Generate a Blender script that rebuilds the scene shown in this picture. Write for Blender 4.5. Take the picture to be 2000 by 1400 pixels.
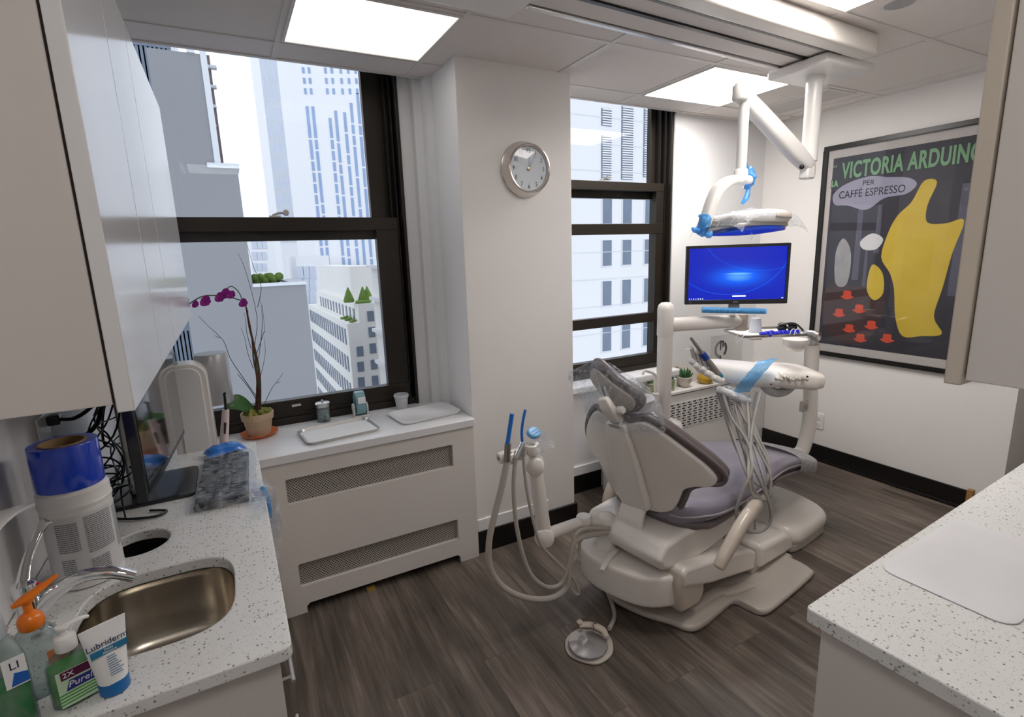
import bpy, bmesh, math, random
from mathutils import Vector, Matrix, Euler, noise
for o in list(bpy.data.objects): bpy.data.objects.remove(o)
S = bpy.context.scene
COL = S.collection
random.seed(7)
PI = math.pi
# ---------------------------------------------------------------- camera, world, exposure
CAM_R = ((0.87842391, -0.47678024, -0.032435), (-0.12270088, -0.15942676, -0.9795548), (0.46186137, 0.86444416, -0.19854563))
CAM_F = 1021.4565
CAM_H = 1.6
cam_data = bpy.data.cameras.new('camera')
cam_data.sensor_width = 36
cam_data.lens = 36 * CAM_F / 2000
cam_data.clip_start = .02
cam_data.clip_end = 900
cam = bpy.data.objects.new('camera', cam_data)
COL.objects.link(cam)
_r, _d, _f = CAM_R
cam.matrix_world = Matrix(((_r[0], -_d[0], -_f[0], 0), (_r[1], -_d[1], -_f[1], 0), (_r[2], -_d[2], -_f[2], CAM_H), (0, 0, 0, 1)))
S.camera = cam
S.view_settings.view_transform = 'Standard'
S.view_settings.look = 'None'
S.view_settings.gamma = 1
S.view_settings.use_curve_mapping = False
S.view_settings.exposure = 0.0
world = bpy.data.worlds.new('overcast_sky')
S.world = world
world.use_nodes = True
_bg = world.node_tree.nodes['Background']
_bg.inputs[0].default_value = (.90, .945, 1.0, 1)
_bg.inputs[1].default_value = 1.35
PANEL_STRENGTH = 23.5

# ---------------------------------------------------------------- helpers
def ray(px, py):
    a, b = (px - 1000) / CAM_F, (py - 700) / CAM_F
    return Vector([_r[i] * a + _d[i] * b + _f[i] for i in range(3)])
def at(px, py, x=None, y=None, z=None):
    """the point of the place seen at a pixel, on the plane x=, y= or z="""
    d = ray(px, py)
    t = x / d.x if x is not None else y / d.y if y is not None else (z - CAM_H) / d.z
    return Vector((d.x * t, d.y * t, CAM_H + d.z * t))
def lerp(a, b, t): return a + (b - a) * t

class MB:
    def __init__(s): s.bm = bmesh.new()
    def box(s, x0, x1, y0, y1, z0, z1, M=None, mi=0):
        vs = [s.bm.verts.new((x, y, z)) for x in (x0, x1) for y in (y0, y1) for z in (z0, z1)]
        if M is not None:
            for v in vs: v.co = M @ v.co
        for f in ((0, 1, 3, 2), (4, 6, 7, 5), (0, 4, 5, 1), (2, 3, 7, 6), (0, 2, 6, 4), (1, 5, 7, 3)):
            s.bm.faces.new([vs[i] for i in f]).material_index = mi
        return s
    def quad(s, a, b, c, d, mi=0):
        s.bm.faces.new([s.bm.verts.new(p) for p in (a, b, c, d)]).material_index = mi
        return s
    def poly(s, pts, mi=0):
        s.bm.faces.new([s.bm.verts.new(p) for p in pts]).material_index = mi
        return s
    def prism(s, pts, vec, mi=0):
        """extrude a planar outline along a vector"""
        vec = Vector(vec)
        a = [s.bm.verts.new(p) for p in pts]; b = [s.bm.verts.new(Vector(p) + vec) for p in pts]
        n = len(pts)
        s.bm.faces.new(a).material_index = mi
        s.bm.faces.new(list(reversed(b))).material_index = mi
        for i in range(n): s.bm.faces.new((a[i], b[i], b[(i + 1) % n], a[(i + 1) % n])).material_index = mi
        return s
    def loft(s, rings, cap=True, close=True, mi=0):
        R = [[s.bm.verts.new(p) for p in r] for r in rings]
        n = len(R[0])
        for i in range(len(R) - 1):
            for j in range(n if close else n - 1):
                k = (j + 1) % n
                s.bm.faces.new((R[i][j], R[i][k], R[i + 1][k], R[i + 1][j])).material_index = mi
        if cap and close:
            s.bm.faces.new(list(reversed(R[0]))).material_index = mi
            s.bm.faces.new(R[-1]).material_index = mi
        return s
    def cyl(s, p0, p1, r0, r1=None, seg=20, cap=True, mi=0):
        r1 = r0 if r1 is None else r1
        p0, p1 = Vector(p0), Vector(p1)
        q = (p1 - p0).to_track_quat('Z', 'Y')
        rings = [[p + q @ Vector((r * math.cos(2 * PI * i / seg), r * math.sin(2 * PI * i / seg), 0)) for i in range(seg)] for p, r in ((p0, r0), (p1, r1))]
        return s.loft(rings, cap, mi=mi)
    def lathe(s, c, prof, seg=28, axis=(0, 0, 1), cap=True, mi=0, sx=1, sy=1):
        """prof: (radius, height) pairs along the axis"""
        q = Vector(axis).to_track_quat('Z', 'Y'); c = Vector(c)
        rings = [[c + q @ Vector((max(r, 1e-4) * sx * math.cos(2 * PI * i / seg), max(r, 1e-4) * sy * math.sin(2 * PI * i / seg), h)) for i in range(seg)] for r, h in prof]
        return s.loft(rings, cap, mi=mi)
    def tube(s, pts, r, seg=10, smooth=True, n=6, mi=0, taper=None, cap=True):
        pts = [Vector(p) for p in pts]
        if smooth and len(pts) > 2: pts = spline(pts, n)
        L = len(pts); rings = []
        t0 = (pts[1] - pts[0]).normalized()
        up = Vector((0, 0, 1)) if abs(t0.z) < .9 else Vector((1, 0, 0))
        nrm = (up - t0 * up.dot(t0)).normalized()
        for i, p in enumerate(pts):
            t = (pts[min(i + 1, L - 1)] - pts[max(i - 1, 0)])
            t = t.normalized() if t.length > 1e-9 else t0
            nrm = (nrm - t * nrm.dot(t)).normalized(); b = t.cross(nrm)
            rr = r if taper is None else r * lerp(1, taper, i / (L - 1))
            if callable(r): rr = r(i / (L - 1))
            rings.append([p + (nrm * math.cos(2 * PI * k / seg) + b * math.sin(2 * PI * k / seg)) * rr for k in range(seg)])
        return s.loft(rings, cap, mi=mi)
    def sweep(s, sts, seg=24, n=6, smooth=True, side=(0, 1, 0), power=2.5, mi=0, dome=True):
        """stations (point, width, height): superellipse section; width along `side`"""
        P = [Vector(a[0]) for a in sts]; W = [a[1] for a in sts]; H = [a[2] for a in sts]
        if smooth and len(P) > 2:
            Q = spline([Vector((w, h, 0)) for w, h in zip(W, H)], n); P = spline(P, n)
            W = [q.x for q in Q]; H = [q.y for q in Q]
        rings = []; L = len(P)
        T = [(P[min(i + 1, L - 1)] - P[max(i - 1, 0)]).normalized() for i in range(L)]
        def ring(p, t, w, h):
            sd = Vector(side); sd = (sd - t * sd.dot(t)).normalized(); up = sd.cross(t)
            out = []
            for k in range(seg):
                a = 2 * PI * k / seg; c, q = math.cos(a), math.sin(a)
                out.append(p + sd * (w / 2 * math.copysign(abs(c) ** (2 / power), c)) + up * (h / 2 * math.copysign(abs(q) ** (2 / power), q)))
            return out
        if dome:
            d = min(W[0], H[0]) * .25
            for a in (80, 50, 20):
                c = math.cos(math.radians(a)); k = 1 - .5 * (1 - c)
                rings.append(ring(P[0] - T[0] * d * math.sin(math.radians(a)), T[0], W[0] * c ** .6, H[0] * c ** .6))
        for i in range(L): rings.append(ring(P[i], T[i], W[i], H[i]))
        if dome:
            d = min(W[-1], H[-1]) * .25
            for a in (20, 50, 80):
                c = math.cos(math.radians(a))
                rings.append(ring(P[-1] + T[-1] * d * math.sin(math.radians(a)), T[-1], W[-1] * c ** .6, H[-1] * c ** .6))
        return s.loft(rings, True, mi=mi)
    def slab(s, outline, top, bot, edge=.02, rings=6, steps=4, fn=None, mi=0, smooth=4, center=None):
        """rounded slab from a closed star-shaped outline (u,v); top/bot = w of the two faces; edge = rounding radius; fn(u,v,w)->Vector"""
        O = cspline([Vector((a[0], a[1], 0)) for a in outline], smooth) if smooth else [Vector((a[0], a[1], 0)) for a in outline]
        c = Vector((center[0], center[1], 0)) if center else sum(O, Vector()) / len(O)
        fn = fn or (lambda u, v, w: Vector((u, v, w)))
        R = max((o - c).length for o in O); th = abs(top - bot); e = min(edge, th / 2)
        def rg(k, w): return [fn(*((c + (o - c) * k).xy), w) for o in O]
        def prof(k):
            return 0
        sgn = 1 if top > bot else -1
        L = []
        for i in range(1, rings + 1): L.append((i / rings * (1 - e / R), top))
        for i in range(1, steps + 1):
            a = i / steps * PI / 2
            L.append((1 - e / R + e / R * math.sin(a), top - sgn * e * (1 - math.cos(a))))
        for i in range(0, steps + 1):
            a = PI / 2 - i / steps * PI / 2
            L.append((1 - e / R + e / R * math.sin(a), bot + sgn * e * (1 - math.cos(a))))
        for i in range(rings - 1, 0, -1): L.append((i / rings * (1 - e / R), bot))
        LR = [rg(k, w) for k, w in L]
        V = [[s.bm.verts.new(p) for p in r] for r in LR]; n = len(O)
        for i in range(len(V) - 1):
            for j in range(n):
                k = (j + 1) % n
                s.bm.faces.new((V[i][j], V[i][k], V[i + 1][k], V[i + 1][j])).material_index = mi
        for vr, w in ((V[0], top), (V[-1], bot)):
            m = s.bm.verts.new(fn(c.x, c.y, w))
            for j in range(n):
                f = (m, vr[j], vr[(j + 1) % n]); s.bm.faces.new(f if vr is V[-1] else f[::-1]).material_index = mi
        return s
    def ball(s, c, rx, ry=None, rz=None, seg=16, rings=10, M=None, mi=0):
        ry = ry or rx; rz = rz or rx; c = Vector(c); R = []
        for i in range(rings + 1):
            a = PI * i / rings; q = max(math.sin(a), .002)
            R.append([c + ((M @ v) if M is not None else v) for v in [Vector((rx * q * math.cos(2 * PI * k / seg), ry * q * math.sin(2 * PI * k / seg), -rz * math.cos(a))) for k in range(seg)]])
        return s.loft(R, True, mi=mi)
    def text(s, body, size, M, extr=.0005, align='CENTER', mi=0, font=None, shear=0, sx=1.0, space=1.0):
        cu = bpy.data.curves.new('lettering', 'FONT'); cu.body = body; cu.size = size; cu.extrude = extr
        cu.align_x = align; cu.align_y = 'CENTER'; cu.resolution_u = 3; cu.shear = shear; cu.space_character = space
        o = bpy.data.objects.new('lettering', cu)
        COL.objects.link(o)
        dg = bpy.context.evaluated_depsgraph_get()
        me = bpy.data.meshes.new_from_object(o.evaluated_get(dg))
        bpy.data.objects.remove(o); bpy.data.curves.remove(cu)
        T = Matrix.Diagonal((sx, 1, 1, 1))
        me.transform(M @ T)
        n0 = len(s.bm.faces); s.bm.from_mesh(me); s.bm.faces.ensure_lookup_table()
        for f in s.bm.faces[n0:]: f.material_index = mi
        bpy.data.meshes.remove(me)
        return s

def spline(P, n):
    out = []
    for i in range(len(P) - 1):
        p0, p1, p2, p3 = P[max(i - 1, 0)], P[i], P[i + 1], P[min(i + 2, len(P) - 1)]
        for k in range(n):
            t = k / n
            out.append(.5 * ((2 * p1) + (p2 - p0) * t + (2 * p0 - 5 * p1 + 4 * p2 - p3) * t * t + (3 * p1 - p0 - 3 * p2 + p3) * t ** 3))
    return out + [P[-1]]
def plate(mb, outer, holes, vec, mi=0):
    """flat plate with holes, extruded along vec; outlines are lists of 3D points"""
    bm = mb.bm; vec = Vector(vec); ed = []; loops = []
    for lp in [outer] + holes:
        vs = [bm.verts.new(p) for p in lp]; loops.append(vs)
        for i in range(len(vs)): ed.append(bm.edges.new((vs[i], vs[(i + 1) % len(vs)])))
    r = bmesh.ops.triangle_fill(bm, use_beauty=True, use_dissolve=False, edges=ed)
    fs = [f for f in r['geom'] if isinstance(f, bmesh.types.BMFace)]
    mp = {}
    for vs in loops:
        for v in vs: mp[v] = bm.verts.new(v.co + vec)
    for f in fs: bm.faces.new([mp[v] for v in f.verts]).material_index = mi; f.material_index = mi
    for vs in loops:
        for i in range(len(vs)):
            a, b = vs[i], vs[(i + 1) % len(vs)]; bm.faces.new((a, b, mp[b], mp[a])).material_index = mi
    return mb
def cspline(P, n):
    out = []; L = len(P)
    for i in range(L):
        p0, p1, p2, p3 = P[i - 1], P[i], P[(i + 1) % L], P[(i + 2) % L]
        for k in range(n):
            t = k / n
            out.append(.5 * ((2 * p1) + (p2 - p0) * t + (2 * p0 - 5 * p1 + 4 * p2 - p3) * t * t + (3 * p1 - p0 - 3 * p2 + p3) * t ** 3))
    return out
def rrect(x0, x1, y0, y1, r, n=4):
    """outline of a rounded rectangle"""
    out = []
    for cx, cy, a0 in ((x1 - r, y1 - r, 0), (x0 + r, y1 - r, 90), (x0 + r, y0 + r, 180), (x1 - r, y0 + r, 270)):
        for i in range(n + 1):
            a = math.radians(a0 + 90 * i / n); out.append((cx + r * math.cos(a), cy + r * math.sin(a)))
    return out

def wmat(o):
    m = o.matrix_basis.copy()
    while o.parent: o = o.parent; m = o.matrix_basis @ m
    return m
def obj(name, mb, mats, parent=None, smooth=35, bevel=0, bseg=2, subsurf=0, kind=None, label=None, solid=0, M=None):
    bm = mb.bm
    if M is not None: bm.transform(M)
    bmesh.ops.remove_doubles(bm, verts=bm.verts, dist=1e-6)
    bmesh.ops.recalc_face_normals(bm, faces=bm.faces)
    if smooth:
        lim = math.radians(smooth)
        for f in bm.faces: f.smooth = True
        for e in bm.edges:
            if len(e.link_faces) != 2 or e.calc_face_angle(0) > lim: e.smooth = False
    me = bpy.data.meshes.new(name); bm.to_mesh(me); bm.free()
    for m in (mats if isinstance(mats, (list, tuple)) else [mats]): me.materials.append(m)
    o = bpy.data.objects.new(name, me); COL.objects.link(o)
    if solid:
        md = o.modifiers.new('thickness', 'SOLIDIFY'); md.thickness = solid; md.offset = 0
    if bevel:
        md = o.modifiers.new('bevel', 'BEVEL'); md.width = bevel; md.segments = bseg; md.limit_method = 'ANGLE'; md.angle_limit = math.radians(38); md.harden_normals = False
    if subsurf:
        md = o.modifiers.new('subdivision', 'SUBSURF'); md.levels = subsurf; md.render_levels = subsurf
    if parent is not None:
        o.parent = parent; me.transform(wmat(parent).inverted())
    if kind: o['kind'] = kind
    if label: o['label'] = label
    return o
def tag(o, label, cat, group=None, kind=None):
    o['label'] = label; o['category'] = cat
    if group: o['group'] = group
    if kind: o['kind'] = kind
    return o
def thing(name, label, cat, loc=(0, 0, 0), rotz=0, group=None):
    o = bpy.data.objects.new(name, None); COL.objects.link(o)
    o.empty_display_size = .05
    o.matrix_world = Matrix.Translation(loc) @ Matrix.Rotation(rotz, 4, 'Z')
    return tag(o, label, cat, group)
def struct(name, mb, mats, parent=None, **k): return obj(name, mb, mats, parent, kind='structure', **k)
def dup(root, label=None, M=None):
    """copy of a thing with copies of its parts and sub-parts"""
    def cp(o, par):
        c = o.copy(); COL.objects.link(c)
        if par is not None: c.parent = par
        for ch in o.children: cp(ch, c)
        return c
    r = cp(root, None)
    if label: r['label'] = label
    if M is not None: r.matrix_world = M
    return r

# ---------------------------------------------------------------- materials
def mat(name, col, rough=.5, metal=0, spec=.5, var=.05, scale=9, bump=0, bscale=80, coat=0, trans=0, alpha=1, ior=1.45, sheen=0, detail=3, stretch=None, col2=None):
    m = bpy.data.materials.new(name); m.use_nodes = True
    nt = m.node_tree; b = nt.nodes['Principled BSDF']; N = nt.nodes.new; L = nt.links.new
    tc = N('ShaderNodeTexCoord'); src = tc.outputs['Object']
    if stretch:
        mp = N('ShaderNodeMapping'); mp.inputs['Scale'].default_value = stretch; L(src, mp.inputs[0]); src = mp.outputs[0]
    nz = N('ShaderNodeTexNoise'); nz.inputs['Scale'].default_value = scale; nz.inputs['Detail'].default_value = detail; L(src, nz.inputs['Vector'])
    mx = N('ShaderNodeMix'); mx.data_type = 'RGBA'
    c2 = col2 or tuple(min(1, c * (1 + var)) for c in col)
    c1 = col if col2 else tuple(c * (1 - var) for c in col)
    mx.inputs[6].default_value = (*c1, 1); mx.inputs[7].default_value = (*c2, 1)
    L(nz.outputs[0], mx.inputs[0]); L(mx.outputs[2], b.inputs['Base Color'])
    b.inputs['Roughness'].default_value = rough; b.inputs['Metallic'].default_value = metal
    b.inputs['Specular IOR Level'].default_value = spec; b.inputs['IOR'].default_value = ior
    b.inputs['Coat Weight'].default_value = coat; b.inputs['Coat Roughness'].default_value = .08
    b.inputs['Transmission Weight'].default_value = trans; b.inputs['Alpha'].default_value = alpha
    b.inputs['Sheen Weight'].default_value = sheen
    if bump:
        n2 = N('ShaderNodeTexNoise'); n2.inputs['Scale'].default_value = bscale; n2.inputs['Detail'].default_value = 4; L(src, n2.inputs['Vector'])
        bp = N('ShaderNodeBump'); bp.inputs['Strength'].default_value = bump; bp.inputs['Distance'].default_value = .003
        L(n2.outputs[0], bp.inputs['Height']); L(bp.outputs[0], b.inputs['Normal'])
    return m
def film(name, tint=(1, 1, 1), clear=.8, rough=.15, wr=40, bump=.8, tmix=None):
    """thin plastic film: see-through with crinkled sheen"""
    m = bpy.data.materials.new(name); m.use_nodes = True
    nt = m.node_tree; nt.nodes.clear(); N = nt.nodes.new; L = nt.links.new
    out = N('ShaderNodeOutputMaterial'); tr = N('ShaderNodeBsdfTransparent'); pr = N('ShaderNodeBsdfPrincipled')
    tr.inputs[0].default_value = (*(tmix or tint), 1)
    pr.inputs['Base Color'].default_value = (*tint, 1); pr.inputs['Roughness'].default_value = rough
    tc = N('ShaderNodeTexCoord'); vz = N('ShaderNodeTexNoise'); vz.inputs['Scale'].default_value = wr; vz.inputs['Detail'].default_value = 2; vz.inputs['Distortion'].default_value = 1.5
    L(tc.outputs['Object'], vz.inputs['Vector'])
    bp = N('ShaderNodeBump'); bp.inputs['Strength'].default_value = bump; bp.inputs['Distance'].default_value = .006
    L(vz.outputs[0], bp.inputs['Height']); L(bp.outputs[0], pr.inputs['Normal'])
    mr = N('ShaderNodeMapRange'); mr.inputs[1].default_value = .35; mr.inputs[2].default_value = .7
    mr.inputs[3].default_value = clear; mr.inputs[4].default_value = max(0, clear - .27); L(vz.outputs[0], mr.inputs[0])
    mx = N('ShaderNodeMixShader'); L(mr.outputs[0], mx.inputs[0]); L(pr.outputs[0], mx.inputs[1]); L(tr.outputs[0], mx.inputs[2]); L(mx.outputs[0], out.inputs[0])
    return m
def glass_pane(name, tint=(.97, .985, 1), refl=.06):
    m = bpy.data.materials.new(name); m.use_nodes = True
    nt = m.node_tree; nt.nodes.clear(); N = nt.nodes.new; L = nt.links.new
    out = N('ShaderNodeOutputMaterial'); tr = N('ShaderNodeBsdfTransparent'); gl = N('ShaderNodeBsdfGlossy')
    tr.inputs[0].default_value = (*tint, 1); gl.inputs['Roughness'].default_value = .01
    lf = N('ShaderNodeLayerWeight'); lf.inputs[0].default_value = .5
    pw = N('ShaderNodeMath'); pw.operation = 'POWER'; pw.inputs[1].default_value = 4; L(lf.outputs['Facing'], pw.inputs[0])
    lw = N('ShaderNodeMath'); lw.operation = 'MULTIPLY_ADD'; lw.inputs[1].default_value = .5; lw.inputs[2].default_value = refl / 2; L(pw.outputs[0], lw.inputs[0])
    nz = N('ShaderNodeTexNoise'); nz.inputs['Scale'].default_value = 2
    bp = N('ShaderNodeBump'); bp.inputs['Strength'].default_value = .01; L(nz.outputs[0], bp.inputs['Height']); L(bp.outputs[0], gl.inputs['Normal'])
    mx = N('ShaderNodeMixShader'); L(lw.outputs[0], mx.inputs[0]); L(tr.outputs[0], mx.inputs[1]); L(gl.outputs[0], mx.inputs[2]); L(mx.outputs[0], out.inputs[0])
    return m
def emit(name, col, strength):
    m = mat(name, col, .6); b = m.node_tree.nodes['Principled BSDF']
    b.inputs['Emission Color'].default_value = (*col, 1); b.inputs['Emission Strength'].default_value = strength
    return m
def N_(m, t): return m.node_tree.nodes.new(t)
def quartz():
    m = mat('speckled_quartz', (.74, .735, .72), .28, var=.03, scale=14)
    nt = m.node_tree; L = nt.links.new; b = nt.nodes['Principled BSDF']; N = nt.nodes.new
    prev = b.inputs['Base Color'].links[0].from_socket
    tc = N('ShaderNodeTexCoord')
    for sc, th, col, am in ((120, .27, (.14, .13, .12), .85), (62, .20, (.40, .38, .36), .8), (90, .18, (.36, .24, .15), .7), (230, .30, (.42, .41, .40), .75)):
        vo = N('ShaderNodeTexVoronoi'); vo.inputs['Scale'].default_value = sc; L(tc.outputs['Object'], vo.inputs['Vector'])
        # only some cells carry a fleck
        sp = N('ShaderNodeSeparateColor'); L(vo.outputs['Color'], sp.inputs[0])
        gt = N('ShaderNodeMath'); gt.operation = 'GREATER_THAN'; gt.inputs[1].default_value = .72; L(sp.outputs[0], gt.inputs[0])
        lt = N('ShaderNodeMath'); lt.operation = 'LESS_THAN'; lt.inputs[1].default_value = th; L(vo.outputs['Distance'], lt.inputs[0])
        ml = N('ShaderNodeMath'); ml.operation = 'MULTIPLY'; L(gt.outputs[0], ml.inputs[0]); L(lt.outputs[0], ml.inputs[1])
        m2 = N('ShaderNodeMath'); m2.operation = 'MULTIPLY'; m2.inputs[1].default_value = am; L(ml.outputs[0], m2.inputs[0])
        mx = N('ShaderNodeMix'); mx.data_type = 'RGBA'; L(m2.outputs[0], mx.inputs[0]); L(prev, mx.inputs[6]); mx.inputs[7].default_value = (*col, 1); prev = mx.outputs[2]
    L(prev, b.inputs['Base Color'])
    return m
def planks():
    m = mat('wood_plank_floor', (.12, .10, .085), .42, scale=6)
    nt = m.node_tree; L = nt.links.new; b = nt.nodes['Principled BSDF']; N = nt.nodes.new
    tc = N('ShaderNodeTexCoord'); mp = N('ShaderNodeMapping'); mp.inputs['Rotation'].default_value = (0, 0, PI / 2); L(tc.outputs['Object'], mp.inputs[0])
    br = N('ShaderNodeTexBrick'); br.offset = .37; br.inputs['Scale'].default_value = 1; br.inputs['Brick Width'].default_value = 1.22; br.inputs['Row Height'].default_value = .18
    br.inputs['Mortar Size'].default_value = .0012; br.inputs['Mortar Smooth'].default_value = 1; br.inputs['Color1'].default_value = (0, 0, 0, 1); br.inputs['Color2'].default_value = (1, 1, 1, 1); br.inputs['Mortar'].default_value = (.5, .5, .5, 1)
    L(mp.outputs[0], br.inputs['Vector'])
    # grain stretched along the plank
    ms = N('ShaderNodeMapping'); ms.inputs['Scale'].default_value = (55, 3.0, 1); L(tc.outputs['Object'], ms.inputs[0])
    ad = N('ShaderNodeVectorMath'); ad.operation = 'ADD'; sc = N('ShaderNodeVectorMath'); sc.operation = 'SCALE'; sc.inputs['Scale'].default_value = 13
    L(br.outputs['Color'], sc.inputs[0]); L(ms.outputs[0], ad.inputs[0]); L(sc.outputs[0], ad.inputs[1])
    g = N('ShaderNodeTexNoise'); g.inputs['Scale'].default_value = 1; g.inputs['Detail'].default_value = 8; g.inputs['Roughness'].default_value = .62; g.inputs['Distortion'].default_value = .5; L(ad.outputs[0], g.inputs['Vector'])
    mb = N('ShaderNodeMapping'); mb.inputs['Scale'].default_value = (9, 1.6, 1); L(tc.outputs['Object'], mb.inputs[0])
    ad2 = N('ShaderNodeVectorMath'); ad2.operation = 'ADD'; L(mb.outputs[0], ad2.inputs[0]); L(sc.outputs[0], ad2.inputs[1])
    g2 = N('ShaderNodeTexNoise'); g2.inputs['Scale'].default_value = 1; g2.inputs['Detail'].default_value = 4; L(ad2.outputs[0], g2.inputs['Vector'])
    mm = N('ShaderNodeMath'); mm.operation = 'ADD'; L(g.outputs[0], mm.inputs[0]); L(g2.outputs[0], mm.inputs[1])
    cr = N('ShaderNodeValToRGB'); e = cr.color_ramp; e.elements[0].position = .72 / 2 * 1.0; e.elements[0].color = (.055, .044, .036, 1); e.elements[1].position = .66; e.elements[1].color = (.225, .185, .155, 1)
    k = e.elements.new(.50); k.color = (.112, .089, .073, 1)
    hf = N('ShaderNodeMath'); hf.operation = 'MULTIPLY'; hf.inputs[1].default_value = .5; L(mm.outputs[0], hf.inputs[0]); L(hf.outputs[0], cr.inputs[0])
    # plank to plank tone
    mr = N('ShaderNodeMapRange'); mr.inputs[3].default_value = .82; mr.inputs[4].default_value = 1.15; L(br.outputs['Color'], mr.inputs[0])
    mu = N('ShaderNodeVectorMath'); mu.operation = 'SCALE'; L(cr.outputs[0], mu.inputs[0]); L(mr.outputs[0], mu.inputs['Scale'])
    sm = N('ShaderNodeMix'); sm.data_type = 'RGBA'; L(br.outputs['Fac'], sm.inputs[0]); L(mu.outputs[0], sm.inputs[6]); sm.inputs[7].default_value = (.02, .016, .013, 1)
    L(sm.outputs[2], b.inputs['Base Color'])
    rr = N('ShaderNodeMapRange'); rr.inputs[3].default_value = .30; rr.inputs[4].default_value = .5; L(g.outputs[0], rr.inputs[0]); L(rr.outputs[0], b.inputs['Roughness'])
    bp = N('ShaderNodeBump'); bp.inputs['Strength'].default_value = .25; bp.inputs['Distance'].default_value = .002; L(g.outputs[0], bp.inputs['Height']); L(bp.outputs[0], b.inputs['Normal'])
    return m
def perforated():
    m = mat('perforated_metal', (.50, .46, .42), .5, metal=.2)
    nt = m.node_tree; L = nt.links.new; b = nt.nodes['Principled BSDF']; N = nt.nodes.new
    prev = b.inputs['Base Color'].links[0].from_socket
    tc = N('ShaderNodeTexCoord'); mp = N('ShaderNodeMapping'); mp.inputs['Scale'].default_value = (1 / .0135, 0, 1 / .0135); mp.inputs['Rotation'].default_value = (0, 0, 0); L(tc.outputs['Object'], mp.inputs[0])
    def dots(off):
        a = N('ShaderNodeVectorMath'); a.operation = 'ADD'; a.inputs[1].default_value = (off, 0, off); L(mp.outputs[0], a.inputs[0])
        f = N('ShaderNodeVectorMath'); f.operation = 'FRACTION'; L(a.outputs[0], f.inputs[0])
        s = N('ShaderNodeVectorMath'); s.operation = 'SUBTRACT'; s.inputs[1].default_value = (.5, 0, .5); L(f.outputs[0], s.inputs[0])
        l = N('ShaderNodeVectorMath'); l.operation = 'LENGTH'; L(s.outputs[0], l.inputs[0])
        c = N('ShaderNodeMath'); c.operation = 'LESS_THAN'; c.inputs[1].default_value = .23; L(l.outputs['Value'], c.inputs[0]); return c
    d = dots(0); d2 = dots(.5)
    mxx = N('ShaderNodeMath'); mxx.operation = 'MAXIMUM'; L(d.outputs[0], mxx.inputs[0]); L(d2.outputs[0], mxx.inputs[1])
    mx = N('ShaderNodeMix'); mx.data_type = 'RGBA'; L(mxx.outputs[0], mx.inputs[0]); L(prev, mx.inputs[6]); mx.inputs[7].default_value = (.02, .018, .016, 1); L(mx.outputs[2], b.inputs['Base Color'])
    return m

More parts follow.
